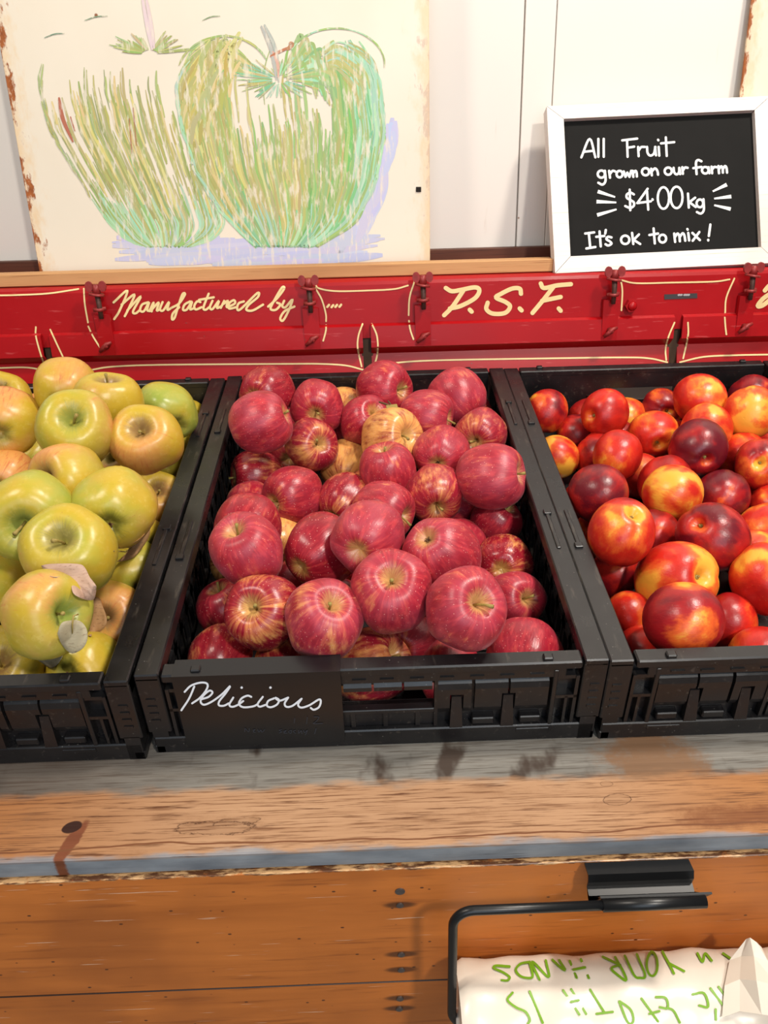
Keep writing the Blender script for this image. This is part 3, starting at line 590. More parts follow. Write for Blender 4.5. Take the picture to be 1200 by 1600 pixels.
# ------------------------------------------------------------------ crates
def end_wall_mesh():
    mb = MB(); X = .1795
    mb.box(-X, X, -.001, .0145, -.009, 0, .0014)                     # lip
    mb.box(-X + .012, X - .012, .002, .012, -.021, -.008, .0008)     # band below the lip
    for sx in (-1, 1):
        for k in range(6): mb.box(sx * (.012 + .026 * k) - .006, sx * (.012 + .026 * k) + .006, .0008, .003, -.0165, -.0150)
        mb.box(sx * .150 - .0042, sx * .150 + .0042, .001, .008, -.006, .0034, .001)   # stacking nub
    hx = .054                                                       # grip hole
    holes = sorted([(-hx, hx, -.056, -.031)] + [(s * c - .0052, s * c + .0052, -.070, -.041) for s in (-1, 1) for c in (.0735, .1195)])
    x = -X
    for a, b, z0, z1 in holes:
        mb.box(x, a, .0105, .0145, -.1, -.008); mb.box(a, b, .0105, .0145, -.1, z0); mb.box(a, b, .0105, .0145, z1, -.008); x = b
    mb.box(x, X, .0105, .0145, -.1, -.008)
    def bay(a, b, z1, z0, cut=None):
        pr = [(.011, z1), (.0055, z1 - .006), (.0042, z1 - .012), (.0042, z0 + .008), (.0062, z0 + .002), (.011, z0)]
        if cut is None: mb.prism(pr, 0, a, b)
        else:
            c, zc = cut; mb.prism([(.011, z1), (.0055, z1 - .006), (.0042, z1 - .012), (.0042, zc), (.011, zc)], 0, a, b)
            lo = [(.011, zc), (.0042, zc), (.0042, z0 + .008), (.0062, z0 + .002), (.011, z0)]
            if c - .006 > a: mb.prism(lo, 0, a, min(b, c - .006))
            if c + .006 < b: mb.prism(lo, 0, max(a, c + .006), b)
    def visor(a, b): mb.prism([(.011, -.0215), (.006, -.0225), (.003, -.027), (.003, -.0315), (.011, -.0315)], 0, a, b)
    for k in range(4): visor(-.0525 + k * .0265, -.0525 + k * .0265 + .0245)
    mb.box(-hx, hx, .003, .016, -.061, -.056, .0008); mb.box(-hx, hx, .0065, .011, -.079, -.062)
    for k in range(4): mb.box(-.05 + k * .029, -.05 + k * .029 + .004, .004, .011, -.079, -.061)
    for s in (-1, 1):
        for a, b, c in ((.0565, .0865, .0735), (.0895, .1185, .1195), (.1205, .1545, .1195)):
            A, B = sorted((s * a, s * b)); bay(A, B, -.0225, -.0655, (s * c, -.041))
        mb.box(*sorted((s * .0535, s * .0565)), .003, .011, -.079, -.02)
        mb.box(*sorted((s * .1565, s * .1605)), .0012, .012, -.082, -.012, .0006)
        mb.box(*sorted((s * .1605, s * .1795)), .002, .012, -.047, -.0435); mb.box(*sorted((s * .1605, s * .1795)), .003, .012, -.024, -.020)
        mb.box(*sorted((s * .169, s * .1715)), .002, .011, -.08, -.045); mb.box(*sorted((s * .1765, s * .1795)), .002, .011, -.08, -.02)
        for a, b in ((.088, .108), (.131, .15)): mb.box(*sorted((s * a, s * b)), .003, .011, -.079, -.071, .001)
        mb.box(*sorted((s * .128, s * .158)), -.0004, .004, -.088, -.083, .0005)
    mb.box(-.1995, .1995, .0005, .014, -.1, -.0795, .0012)           # base rail
    return mb.mesh('end_wall')
def lug_mesh():
    mb = MB(); w0, w1 = .0058, .0042; zb, zt_ = -.0795, -.0455; yb, yt = .0005, .0062
    v = [(-w0, yb, zb), (w0, yb, zb), (w0, .011, zb), (-w0, .011, zb), (-w1, yt, zt_), (w1, yt, zt_), (w1, .0105, zt_), (-w1, .0105, zt_)]
    return mb.add(v, [(0, 1, 2, 3), (4, 5, 6, 7), (0, 1, 5, 4), (1, 2, 6, 5), (2, 3, 7, 6), (3, 0, 4, 7)]).mesh('hinge_lug')
def side_wall_mesh():
    mb = MB(); a, b = -.2025, -.1815                                # left hand side
    mb.box(a, b, .0005, .5995, -.0075, 0, .0012); mb.box(a, a + .003, .004, .596, -.018, -.006); mb.box(b - .003, b, .02, .58, -.014, -.006)
    px0, px1 = -.1945, -.1905
    mb.box(px0, px1, .005, .595, -.1, -.086); mb.box(px0, px1, .005, .595, -.056, -.046); mb.box(px0, px1, .005, .595, -.016, -.006)
    k = .02
    while k < .575:
        mb.box(px0, px1, k, k + .013, -.1, -.006); mb.box(a + .001, px1, k + .004, k + .0075, -.095, -.008); k += .0293
    for y0, y1, f in ((.0005, .019, -1), (.581, .5995, 1)):
        mb.box(a, b, y0, y1, -.072, -.004, .001); mb.box(a + .003, b - .004, y0 + .001, y1, -.1, -.07)
        yy = y0 if f < 0 else y1
        for j in range(4): mb.box(a + .0055, a + .0135, min(yy, yy + f * .0009), max(yy, yy + f * .0009), -.031 - j * .0088, -.0285 - j * .0088)
    mb.box(a + .002, px1, .0005, .5995, -.1, -.09, .001)
    return mb.mesh('side_wall')
def floor_mesh():
    mb = MB(); mb.box(-.19, .19, .012, .588, -.0985, -.0955)
    for k in range(9): mb.box(-.188, .188, .05 + k * .062, .053 + k * .062, -.0955, -.0935)
    return mb.mesh('crate_floor')
EW, SW, FM, LUG = end_wall_mesh(), side_wall_mesh(), floor_mesh(), lug_mesh()
mb = MB(); a = -.2025; mb.box(a + .0085, a + .0125, 0, .062, -.001, .0016, .0006); mb.box(a + .006, a + .014, -.006, .002, -.001, .0026, .0006); TAB = mb.mesh('rail_tab')
for me in (LUG, TAB): me.materials.append(M['plastic'])
for xc, yc, lab in ((-.4085, -.006, 'black plastic crate full of yellow-green apples at the left'), (0, 0, 'black plastic crate of red apples with a handwritten card over its front rim'), (.405, -.002, 'black plastic crate full of nectarines at the right')):
    e = empty('plastic_crate', TW @ Matrix.Translation((xc, yc, 0)), lab, 'crate', 'black plastic crates on the bench')
    turn = Matrix.Translation((0, .6, 0)) @ Matrix.Rotation(math.pi, 4, 'Z')
    for mt in (Matrix.Identity(4), turn):
        ew = link('end_wall', EW, M['plastic'], e, mt); sw = link('side_wall', SW, M['plastic'], e, mt)
        for x in (-.1195, -.0735, .0735, .1195): link('hinge_lug', LUG, None, ew, Matrix.Translation((x, 0, 0)))
        for y in ((.165, .43) if mt is not turn else (.115, .38)): link('rail_tab', TAB, None, sw, Matrix.Translation((0, y, 0)))
    link('crate_floor', FM, M['plastic'], e)

# ------------------------------------------------------------------ price card over the front rim
def onc(y): return lambda px, py: hitc(px, py, (0, y - OFFS[0], 0), (0, 1, 0))
YC = -.0035
fp = onc(YC)
q = [fp(262, 1038), fp(530, 1030), fp(527, 1150), fp(276, 1143)]
card = empty('price_card', TW, 'black folded card with the white handwritten word Delicious on the front rim', 'card')
xl, xr = q[0].x, q[1].x; zb = -.0885
mb = MB(); th = .0009
out = [(.0165, -.012), (.0165, .0012), (YC, .0012), (YC, zb), (YC + th, zb), (YC + th, .0003), (.0156, .0003), (.0156, -.012)]
bm = bmesh.new(); me = MB().prism(out, 0, xl, xr).mesh('card_sheet'); 
link('card_sheet', me, M['card'], card)
dl = cr(200, 1000, 3.3333); wc = onc(YC - .0003)
mb = MB()
for p in ([(345, 243), (318, 305), (278, 366)], [(295, 270), (328, 238), (378, 222), (412, 228), (410, 256), (376, 300), (334, 330)], [(384, 308), (420, 296), (440, 274), (424, 264), (392, 290), (378, 320), (396, 337), (438, 320), (490, 282), (532, 240), (508, 278), (476, 318), (474, 340), (500, 342), (524, 330)],
          [(548, 300), (528, 336), (542, 348), (572, 338), (600, 318)], [(642, 296), (622, 290), (592, 304), (578, 332), (600, 350), (650, 346), (676, 334)], [(702, 296), (676, 332), (686, 347), (716, 338)], [(760, 304), (730, 318), (724, 342), (744, 350), (776, 336), (786, 312), (766, 300), (790, 316), (834, 300)], [(834, 300), (816, 330), (826, 348), (858, 342), (904, 306)], [(904, 306), (886, 336), (902, 352), (944, 340), (994, 310), (1004, 322), (994, 350), (968, 363), (952, 354)]): ribbon(mb, dl(p), 1.55, wc)
for x, y in ((592, 248), (742, 248)): disc(mb, *dl([(x, y)])[0], 2.0, wc)
mb.build('handwriting', M['marker'], card)
mb = MB()
for p in ([(608, 478), (610, 460), (628, 478), (632, 460)], [(650, 470), (662, 466), (652, 478), (664, 480)], [(676, 466), (682, 480), (692, 468), (698, 480), (712, 466)], [(800, 466), (788, 470), (800, 478), (788, 484)], [(810, 476), (824, 472), (812, 484), (828, 484)], [(848, 470), (836, 478), (848, 486), (852, 470)], [(872, 470), (862, 476), (872, 486)], [(888, 470), (890, 486), (902, 472), (906, 488)], [(914, 470), (920, 482), (934, 470), (924, 494)], [(980, 460), (972, 488)], [(968, 400), (994, 402), (980, 424), (966, 436), (1014, 434)], [(934, 402), (930, 436)], [(868, 408), (866, 432)]): ribbon(mb, dl(p), .5, wc)
mb.build('faded_writing', M['ghost'], card)

# ------------------------------------------------------------------ bag roll holder and bag roll
YR = -.134
A = lambda px, py, y=YR: aty(px, py, y)
xl, xr = A(922, 1350, -.1).x, A(1088, 1350, -.1).x
zA = zt + .0012
hold = empty('bag_roll_holder', Matrix.Identity(4), 'black metal bracket and bent rod holding the plastic bag roll on the bench front', 'holder')
zrod = A(1010, 1412).z
pts = [(-.0855, zt + .0004), (-.1, zt + .0008), (-.1008, zt - .003), (-.1, zt - .009), (-.1045, zt - .0125), (-.106, zt - .019), (-.1275, zrod + .006)]
o2 = [(y + .0016, z + .0) for y, z in reversed(pts)]
# a bent sheet: offset polyline as a closed outline
def sheet(pl, t):
    L = []; n = len(pl)
    for i, (y, z) in enumerate(pl):
        a = Vector(pl[max(i - 1, 0)]); b = Vector(pl[min(i + 1, n - 1)]); d = (b - a).normalized(); L.append((y - d.y * t, z + d.x * t))
    return L
pl = [(-.0865, zt + .0024), (-.0985, zt + .0024), (-.1005, zt - .004), (-.0985, zt - .0105), (-.1050, zt - .0135), (-.1065, zt - .0205), (-.1295, zrod + .0045)]
MB().prism(pl + list(reversed(sheet(pl, .0016))), 0, xl, xr).build('bracket', M['metal'], hold)
xe = A(1102, 1410).x
mb = MB(); mb.tube([(xl + .001, YR, zrod), (xe, YR, zrod)], .0049, 12); mb.build('rod_sleeve', M['metal'], hold)
x7 = A(707, 1500).x; Lr = []
R0 = .047
# roll axis height: the top of the roll shows at row 1492
d = rayw(950, 1489); best = None
for k in range(600):
    z = .45 + k * .0006; c = Vector((0, YR, z)); dd = Vector((0, d.y, d.z)).normalized(); v = Vector((0, c.y - CAMW.y, c.z - CAMW.z)); e = v - dd * v.dot(dd)
    if best is None or abs(e.length - R0) < best[0]:
        if e.z < 0: best = (abs(e.length - R0), z)
ZR = best[1]; zl = A(735, 1419).z
for k in range(9):
    a = math.pi / 2 * k / 8; r = .016; Lr.append((x7 + r - r * math.sin(a), YR, zrod - r + r * math.cos(a)))
rod = [(xl + .01, YR, zrod), (x7 + .03, YR, zrod)] + Lr
for k in range(9):
    a = math.pi / 2 * k / 8; r = .016; rod.append((x7 + r - r * math.cos(a), YR, ZR + r - r * math.sin(a)))
xR = A(1290, 1540).x
rod += [(xR, YR, ZR)]
mb = MB(); mb.tube(rod, .0037, 12); mb.build('bent_rod', M['metal'], hold)
xL = A(722, 1540, YR - .02).x
roll = empty('bag_roll', Matrix.Identity(4), 'roll of translucent white produce bags with green printed words on the black rod', 'bag roll')
rr = random.Random(5)
def film_r(x, a):   # wrinkled radius
    return R0 + .0011 * math.sin(x * 70 + 2 * math.sin(a * 2)) * math.sin(a * 2.3 + x * 22) + .0007 * math.sin(x * 160 + a * 5)
mb = MB(); n, ms = 48, 44; v = []; f = []
for i in range(ms + 1):
    x = xL + (xR - xL) * i / ms; sc = 1 if 0 < i < ms else .93
    for k in range(n): a = 6.28318 * k / n; r = film_r(x, a) * sc; v.append((x, YR + r * math.cos(a), ZR + r * math.sin(a)))
for i in range(ms):
    for k in range(n): f.append((i * n + k, i * n + (k + 1) % n, (i + 1) * n + (k + 1) % n, (i + 1) * n + k))
mb.add(v, f, smooth=True)
for i, ri in ((0, .012), (ms, .012)):
    b = [v[i * n + k] for k in range(n)]; x = b[0][0]; mb.add(b + [(x, YR + ri * math.cos(6.28318 * k / n), ZR + ri * math.sin(6.28318 * k / n)) for k in range(n)], [(k, (k + 1) % n, n + (k + 1) % n, n + k) for k in range(n)])
mb.build('film_winding', M['film'], roll)
mb = MB(); mb.tube([(xL - .002, YR, ZR), (xR + .002, YR, ZR)], .0122, 20); mb.build('core_tube', M['core'], roll)
def on_roll(off):
    def f(px, py):
        d = rayw(px, py); oy, oz = CAMW.y - YR, CAMW.z - ZR; R1 = R0 + off + OFFS[0]
        a = d.y ** 2 + d.z ** 2; b = 2 * (oy * d.y + oz * d.z); c = oy * oy + oz * oz - R1 * R1; D = b * b - 4 * a * c
        t = (-b - math.sqrt(max(D, 0))) / (2 * a); p = CAMW + d * t
        ang = math.atan2(p.z - ZR, p.y - YR); r = film_r(p.x, ang) + off + OFFS[0]
        return Vector((p.x, YR + r * math.cos(ang), ZR + r * math.sin(ang)))
    return f
bg_ = cr(600, 1320, 2); pj = on_roll(.0006); mb = MB()
for p in ([(392, 376), (350, 376), (344, 384), (372, 394), (392, 408), (386, 420), (368, 420)], [(455, 368), (464, 414), (432, 412), (412, 388), (426, 370), (455, 368)], [(506, 366), (514, 412), (462, 368), (486, 422)], [(527, 362), (566, 390), (548, 360)], [(580, 360), (602, 415)], [(615, 358), (640, 415)], [(592, 390), (628, 385)], [(722, 348), (757, 426), (722, 402), (712, 386), (738, 378)], [(735, 376), (684, 350)],
        [(752, 345), (780, 410), (800, 418), (816, 408), (790, 342)], ell(838, 371, 17, 38, 12), [(870, 330), (890, 366), (906, 402)], [(890, 366), (938, 394)], [(980, 342), (996, 364), (1004, 340), (1024, 362)], [(1060, 342), (1080, 356)],
        [(402, 462), (386, 484), (412, 508), (442, 522), (456, 546), (450, 560)], [(455, 460), (496, 556)], [(560, 455), (610, 530)], [(585, 452), (632, 528)], [(584, 492), (608, 486)], [(645, 450), (690, 525)], [(665, 528), (715, 522)], [(735, 490), (762, 554), (780, 552), (772, 516), (738, 490)], [(805, 480), (856, 552)], [(830, 528), (860, 520)], [(850, 476), (880, 480), (886, 510), (862, 508)], [(886, 510), (906, 520), (926, 556)], [(965, 466), (1000, 464), (1012, 506), (986, 502)], [(1020, 450), (1056, 500)], [(1045, 446), (1070, 480)], [(1035, 515), (1036, 546)]): ribbon(mb, bg_(p), 1.9, pj)
mb.build('printed_words', M['green'], roll)
# loose pointed flap of film standing off the roll
def flp(x, y, l):
    d = rayw(x, y); q = on_roll(.0012)(x, max(y, 1493)); return CAMW + d * ((q - CAMW).length / rayw(x, max(y, 1493)).length * (1 - l))
rows = [[(1166, 1467, .012), (1172, 1465, .016), (1182, 1472, .02), (1190, 1480, .02)], [(1140, 1500, .006), (1158, 1494, .016), (1178, 1494, .028), (1200, 1502, .022)], [(1132, 1540, .004), (1156, 1530, .014), (1182, 1532, .03), (1214, 1540, .02)], [(1128, 1590, .003), (1156, 1580, .010), (1190, 1585, .022), (1228, 1590, .012)]]
mb = MB(); vv = [flp(*q) for r in rows for q in r]
mb.add(vv, [(i * 4 + k, i * 4 + k + 1, i * 4 + k + 5, i * 4 + k + 4) for i in range(3) for k in range(3)])
fo = mb.build('film_flap', M['film'], roll); fo.modifiers.new('s', 'SOLIDIFY').thickness = .0005

# ------------------------------------------------------------------ fruit
FRUIT = [  # kind, x, y, z in the bench frame, radius, stem direction, tone, label
 ('R',-0.1315,0.4839,0.028,0.034,0.5,-0.2,'b',0.15,0.2,'red apple with a side bulge in the back left corner of the red apple crate'),
 ('R',-0.1298,0.387,0.0326,0.036,0.93,-0.33,'s',0.0,0.9,'large dusky red apple, stem to the right, nearest the back left corner of its crate'),
 ('R',-0.0646,0.4696,0.0113,0.0348,-0.1,0.33,'s',0.05,0.5,'shiny dark red apple with ringed hollow facing the camera, back left of the red pile'),
 ('R',-0.0722,0.4112,-0.0141,0.0329,0.38,-0.05,'s',0.45,0.3,'bright red streaked apple with pale green hollow, just below the ringed dark apple'),
 ('R',-0.0347,0.547,-0.0388,0.0332,0.2,-0.5,'b',0.8,0.1,'orange-red apple half hidden between two dark red apples at the back of the red pile'),
 ('R',0.0237,0.5103,0.0134,0.0368,0.75,0.05,'s',0.05,0.5,'red apple at the back centre, highest against the red hopper, hollow to its right'),
 ('R',-0.002,0.4529,-0.0057,0.033,0.4,-0.45,'s',0.05,0.4,'dark red apple whose stem reaches the dry twig near the back of the pile'),
 ('R',0.0774,0.4423,0.0065,0.0334,0.97,0.1,'s',0.1,0.7,'dull red apple right of the dry twig, hollow at its right edge'),
 ('R',0.1229,0.4903,0.0076,0.0364,-0.6,-0.72,'b',0.1,0.7,'dull pinkish red apple at the back right of the red pile, stem behind it'),
 ('R',0.1474,0.5494,-0.0474,0.0307,0.6,-0.2,'b',0.1,0.2,'red apple mostly hidden behind the dull pinkish one in the back right corner'),
 ('R',0.1458,0.4159,-0.0101,0.0338,-0.22,0.3,'s',0.4,0.4,'red apple with pale streaks and downward stem beside the right rail, near the back'),
 ('R',0.0297,0.396,0.001,0.0363,0.62,-0.15,'s',0.95,0.1,'yellow and red streaked apple in the middle of the back half of the red pile'),
 ('R',0.0233,0.3314,-0.0098,0.0338,-0.2,-0.9,'s',0.1,0.6,'dusky red apple directly in front of the yellow streaked one'),
 ('R',0.0913,0.3668,-0.008,0.034,-0.15,0.35,'c',0.1,0.6,'dull red apple with a puckered blossom end right of the yellow streaked one'),
 ('R',0.1419,0.2976,0.0011,0.0378,0.95,-0.1,'s',0.1,0.95,'biggest dusky pink-red apple resting against the right rail of the red apple crate'),
 ('R',0.0774,0.3005,-0.0207,0.0331,0.1,0.6,'s',0.4,0.4,'bright pinkish red apple with its stem hanging down, centre right of the red pile'),
 ('R',-0.146,0.4114,-0.0584,0.0336,-0.97,0.0,'s',0.3,0.1,'glossy red apple with its stem pointing at the left rail, mid crate'),
 ('R',-0.0897,0.3127,-0.0267,0.0343,-0.75,0.3,'s',0.25,0.4,'red apple right of the one whose stem points at the left rail'),
 ('R',-0.1291,0.2107,0.0022,0.034,0.3,-0.6,'b',0.2,0.3,'red apple partly behind the purplish apple with the bent stem at the left rail'),
 ('R',-0.1178,0.136,0.027,0.0341,-0.42,-0.62,'s',0.0,0.95,'purplish pink speckled apple with a bent stem at the left rail'),
 ('R',-0.0282,0.31,-0.0357,0.0313,-0.5,0.6,'c',0.3,0.2,'red apple with a yellow underside in the centre of the red pile'),
 ('R',0.0155,0.2686,-0.0225,0.0336,0.85,0.2,'s',0.1,0.6,'dull red apple just behind the lumpy pink-red one in mid pile'),
 ('R',-0.0008,0.134,0.0379,0.0344,0.3,-0.35,'b',0.05,0.9,'lumpy pink-red apple on top in the middle of the red pile'),
 ('R',-0.0496,0.162,0.0039,0.035,0.6,-0.5,'b',0.1,0.2,'dark glossy red apple with a bright reflection left of the lumpy one'),
 ('R',-0.1045,0.2657,-0.0624,0.0298,0.2,-0.6,'b',0.9,0.0,'orange apple peeping out right of the purplish bent-stem apple'),
 ('R',0.0676,0.114,0.0305,0.0345,-0.42,-0.48,'c',0.15,0.8,'large pinkish apple showing its star-shaped blossom end, right of the pile centre'),
 ('R',0.102,0.3315,-0.0638,0.0285,0.3,-0.2,'b',0.1,0.6,'shaded pink-red apple under the one with the hanging stem'),
 ('R',0.1495,0.2959,-0.0628,0.03,0.6,-0.65,'s',0.0,0.3,'small deep red apple with upright stem in the gap below the biggest apple'),
 ('R',0.1484,0.2128,-0.0607,0.0314,0.1,-0.2,'b',0.35,0.1,'orange-red round apple at the right rail behind the front row'),
 ('R',0.0194,0.0683,0.0254,0.0357,0.0,-0.4,'s',0.1,0.75,'large red apple with an upright stem, front centre of the red pile'),
 ('R',0.0805,0.0317,0.0344,0.034,0.4,-0.2,'s',0.05,0.8,'large dark pink apple with stub stem facing the camera, front right of red pile'),
 ('R',0.1504,0.155,-0.0628,0.0296,0.52,0.0,'s',0.15,0.6,'dull red apple with its hollow facing right beside the right rail near the front'),
 ('R',0.1421,0.0527,-0.0468,0.0348,0.2,-0.7,'b',0.1,0.5,'red apple in the front right corner behind the front rim'),
 ('R',-0.1489,0.1493,-0.0609,0.0312,-0.45,-0.78,'s',0.25,0.3,'red apple at the left rail next to the apple with the long green stem'),
 ('R',-0.0987,0.0826,-0.0055,0.0347,-0.45,-0.12,'s',0.45,0.2,'red streaked apple with a long pale green stem, front left'),
 ('R',-0.0425,0.0521,0.0085,0.0343,0.25,-0.5,'s',0.3,0.95,'pink speckled apple with a yellowish hollow resting above the black price card'),
 ('R',-0.0829,0.1855,-0.0631,0.0291,0.2,-0.5,'b',0.1,0.3,'dark red apple behind the long-stemmed apple and the pink speckled one'),
 ('R',-0.1535,0.2366,-0.0663,0.0261,-0.6,0.0,'s',0.9,0.0,'yellowish apple wedged at the left rail below the purplish bent-stem apple'),
 ('R',-0.1486,0.0781,-0.0614,0.031,0.1,-0.6,'b',0.3,0.2,'red apple at the front left, just showing above the black price card'),
 ('R',-0.086,0.0695,-0.0633,0.0289,0.1,-0.6,'b',0.5,0.1,'apple sliver showing above the price card between two front apples'),
 ('R',-0.0023,0.0525,-0.0513,0.0348,0.75,-0.4,'s',0.5,0.2,'red apple with a yellow band, seen both above the rim and through the crate handle'),
 ('R',0.0345,0.0982,-0.0636,0.0286,0.2,-0.3,'b',0.1,0.7,'pinkish apple low at the front centre under the large upright-stem apple'),
 ('R',0.078,0.1282,-0.0651,0.0275,-0.3,0.5,'s',0.2,0.4,'shaded dark apple low at the front under the stub-stem apple'),
 ('R',0.0721,0.0509,-0.0623,0.0302,0.2,-0.3,'b',0.1,0.4,'low red apple behind the front rim, partly seen through the right of the handle'),
 ('R',0.1024,0.2484,-0.062,0.0308,0.2,-0.3,'b',0.1,0.4,'red apple squeezed behind the large star-ended apple, beside the orange-red round one'),
 ('R',-0.1042,0.4744,-0.0603,0.0318,0.2,-0.3,'b',0.1,0.3,'dark red apple in the gap left of the bright streaked one with the pale hollow'),
 ('R',-0.0277,0.4259,-0.0576,0.0347,0.2,-0.6,'b',1.0,0.0,'tan yellow mottled apple deep in the gap at the centre of the red pile'),
 ('R',-0.0252,0.4878,-0.0498,0.0311,0.2,-0.6,'b',0.3,0.3,'small red apple deep below the back centre of the red pile'),
 ('R',-0.0159,0.215,-0.0638,0.0285,0.2,-0.6,'b',0.1,0.4,'dark red apple in the gap left of the large upright-stem apple'),
 ('G',-0.4945,0.5094,0.0154,0.0365,-0.05,-0.4,'s',0.2,0,'yellow-green apple at the left picture edge nearest the red hopper'),
 ('G',-0.3625,0.4084,0.0739,0.0365,0.2,-0.5,'b',0.5,0,'tallest yellow apple with faint red streaks at the back of the green pile'),
 ('G',-0.2989,0.3615,0.0763,0.0365,0.0,-0.93,'s',0.15,0,'bright yellow heart-shaped apple at the back with its stem against the hopper'),
 ('G',-0.2534,0.4283,0.0295,0.0365,-0.3,-0.5,'b',0.2,0.7,'pale green apple at the back right of the green pile, green on its right side'),
 ('G',-0.2642,0.5468,-0.0504,0.0333,0.2,-0.4,'b',0.2,0,'yellow apple tucked in the back right corner behind the pale green one'),
 ('G',-0.4292,0.3704,0.0519,0.0388,0.2,-0.4,'b',0.9,0,'tan-blushed apple at the left picture edge behind the green hollow one'),
 ('G',-0.3081,0.275,0.0895,0.0382,-0.12,-0.4,'s',0.35,0.5,'large yellow-green apple with green hollow facing up, centre back of the green pile'),
 ('G',-0.2412,0.2896,0.0669,0.0365,-0.2,-0.4,'s',0.6,0.1,'yellow apple with pink right cheek and brown hollow beside the right rail'),
 ('G',-0.274,0.4821,-0.0585,0.0337,0.2,-0.5,'b',0.1,0.2,'yellow-green apple below the pink-cheeked one, against the right rail'),
 ('G',-0.4259,0.3223,0.0024,0.0345,0.3,-0.3,'b',1.0,0,'orange-red blushed apple at the left picture edge, mid pile'),
 ('G',-0.3021,0.2096,0.068,0.035,-0.75,-0.05,'s',0.5,0.3,'yellow-tan apple lying with its green hollow to the left, mid pile'),
 ('G',-0.3371,0.4456,-0.0578,0.0345,-0.3,-0.5,'s',0.6,0.4,'partly hidden apple with green hollow between the tan one and the pink-cheeked one'),
 ('G',-0.2433,0.1545,0.0673,0.0373,-0.1,0.45,'c',0.5,0.3,'large pale round apple with pinkish flecks, blossom end down, right of the pile centre'),
 ('G',-0.2613,0.3469,-0.0478,0.0325,0.05,-0.45,'s',0.5,0,'yellow apple with an upright dark stem beside the right rail'),
 ('G',-0.5178,0.4506,-0.0631,0.0295,0.2,-0.4,'b',0.4,0,'yellow apple sliver at the left edge below the orange-red one'),
 ('G',-0.315,0.138,0.0745,0.0394,-0.2,0.3,'s',0.1,0.5,'large lime-yellow apple whose stem points down out of a brown hollow, left'),
 ('G',-0.2634,0.0861,0.07,0.0378,-0.25,-0.35,'s',0.25,0.4,'biggest yellow-green apple with deep russet hollow, above the pink dry leaf'),
 ('G',-0.3003,0.3929,-0.0599,0.0332,0.3,-0.4,'b',0.1,0.2,'yellow apple at the right rail behind the serrated brown leaf'),
 ('G',-0.2642,0.2173,-0.0583,0.0341,-0.3,-0.6,'b',0.1,0.4,'yellow-green apple at the right rail just under the serrated brown leaf'),
 ('G',-0.3867,0.1457,-0.0112,0.0365,0.4,-0.3,'b',0.1,0.3,'yellow-green apple cut by the left picture edge near the front'),
 ('G',-0.3945,0.2458,-0.0617,0.0307,0.1,-0.4,'b',0.1,0.8,'shaded green apple in the gap between the three biggest apples'),
 ('G',-0.2676,0.0201,0.0552,0.0338,0.5,0.0,'s',0.45,0.6,'yellow-green apple with a green hollow carrying the round dry leaf on its stem'),
 ('G',-0.2675,0.1361,-0.0532,0.0347,-0.2,0.0,'s',0.75,0,'orange-yellow apple behind the folded brown leaf at the right rail'),
 ('G',-0.2742,0.0647,-0.0569,0.0352,-0.5,0.1,'c',0.1,0.1,'bright yellow apple in the front right corner below the round leaf'),
 ('G',-0.3419,0.0559,-0.0437,0.0381,-0.2,-0.2,'s',0.15,0.1,'yellow apple with a russet patch at the front left of the picture'),
 ('G',-0.4189,0.1826,-0.0652,0.0277,0.2,-0.4,'b',0.1,0.9,'dark green apple in the shade at the left edge near the front'),
 ('G',-0.4717,0.5471,-0.0338,0.033,0.2,-0.4,'b',0.9,0,'brownish apple in the shade behind the tan-blushed one'),
 ('N',0.2554,0.5241,-0.0347,0.03,-0.1,0.1,'b',0.35,0.6,'red and orange nectarine with a small scar in the back left of the nectarine crate'),
 ('N',0.3248,0.5518,-0.0629,0.0292,0.2,-0.2,'b',0.15,0.2,'red nectarine behind the scarred one near the back handle hole'),
 ('N',0.3215,0.4709,-0.0127,0.0311,-0.6,0.12,'s',0.35,0.1,'bright red nectarine with a yellow-rimmed hollow on its left'),
 ('N',0.2971,0.5065,-0.0647,0.0283,0.2,-0.2,'b',0.2,0.6,'shaded red nectarine under the yellow-rimmed hollow one'),
 ('N',0.2544,0.4388,-0.0604,0.0294,0.1,-0.2,'b',0.75,0.0,'orange nectarine against the left rail of the nectarine crate'),
 ('N',0.3465,0.4836,-0.0629,0.0298,0.2,-0.2,'b',0.1,0.3,'dark red nectarine left of the one with a speckled yellow top'),
 ('N',0.3157,0.3806,-0.026,0.0308,0.1,-0.6,'c',0.4,0.1,'red nectarine with a speckled yellow top, left of the maroon one'),
 ('N',0.4303,0.548,-0.0475,0.0281,0.3,0.2,'s',0.3,0.9,'maroon nectarine with a yellow stripe at the back handle hole'),
 ('N',0.3845,0.4491,-0.0353,0.0319,0.2,0.45,'s',0.65,0.1,'orange-yellow nectarine with a dimple at its lower right, in front of the striped one'),
 ('N',0.4538,0.4856,-0.004,0.034,-0.2,-0.4,'b',0.5,0.4,'large nectarine with an orange left side and red right side at the back'),
 ('N',0.5484,0.5276,-0.0268,0.0328,0.2,-0.3,'b',0.2,0.9,'dull maroon nectarine in the back right behind a large orange one'),
 ('N',0.5029,0.4387,-0.0015,0.0336,0.2,-0.2,'b',0.65,0.1,'large orange nectarine with a yellow top at the back right'),
 ('N',0.4438,0.4254,-0.016,0.0317,0.5,0.4,'b',0.7,0.1,'speckled orange-yellow nectarine behind the maroon one'),
 ('N',0.4126,0.3712,-0.0124,0.0344,0.3,0.45,'s',0.08,1.0,'dark maroon nectarine with a thin tan slit, centre of the nectarines'),
 ('N',0.4805,0.5518,-0.0641,0.0286,0.2,-0.2,'b',0.1,0.7,'dark red nectarine in the gap behind the dimpled orange one'),
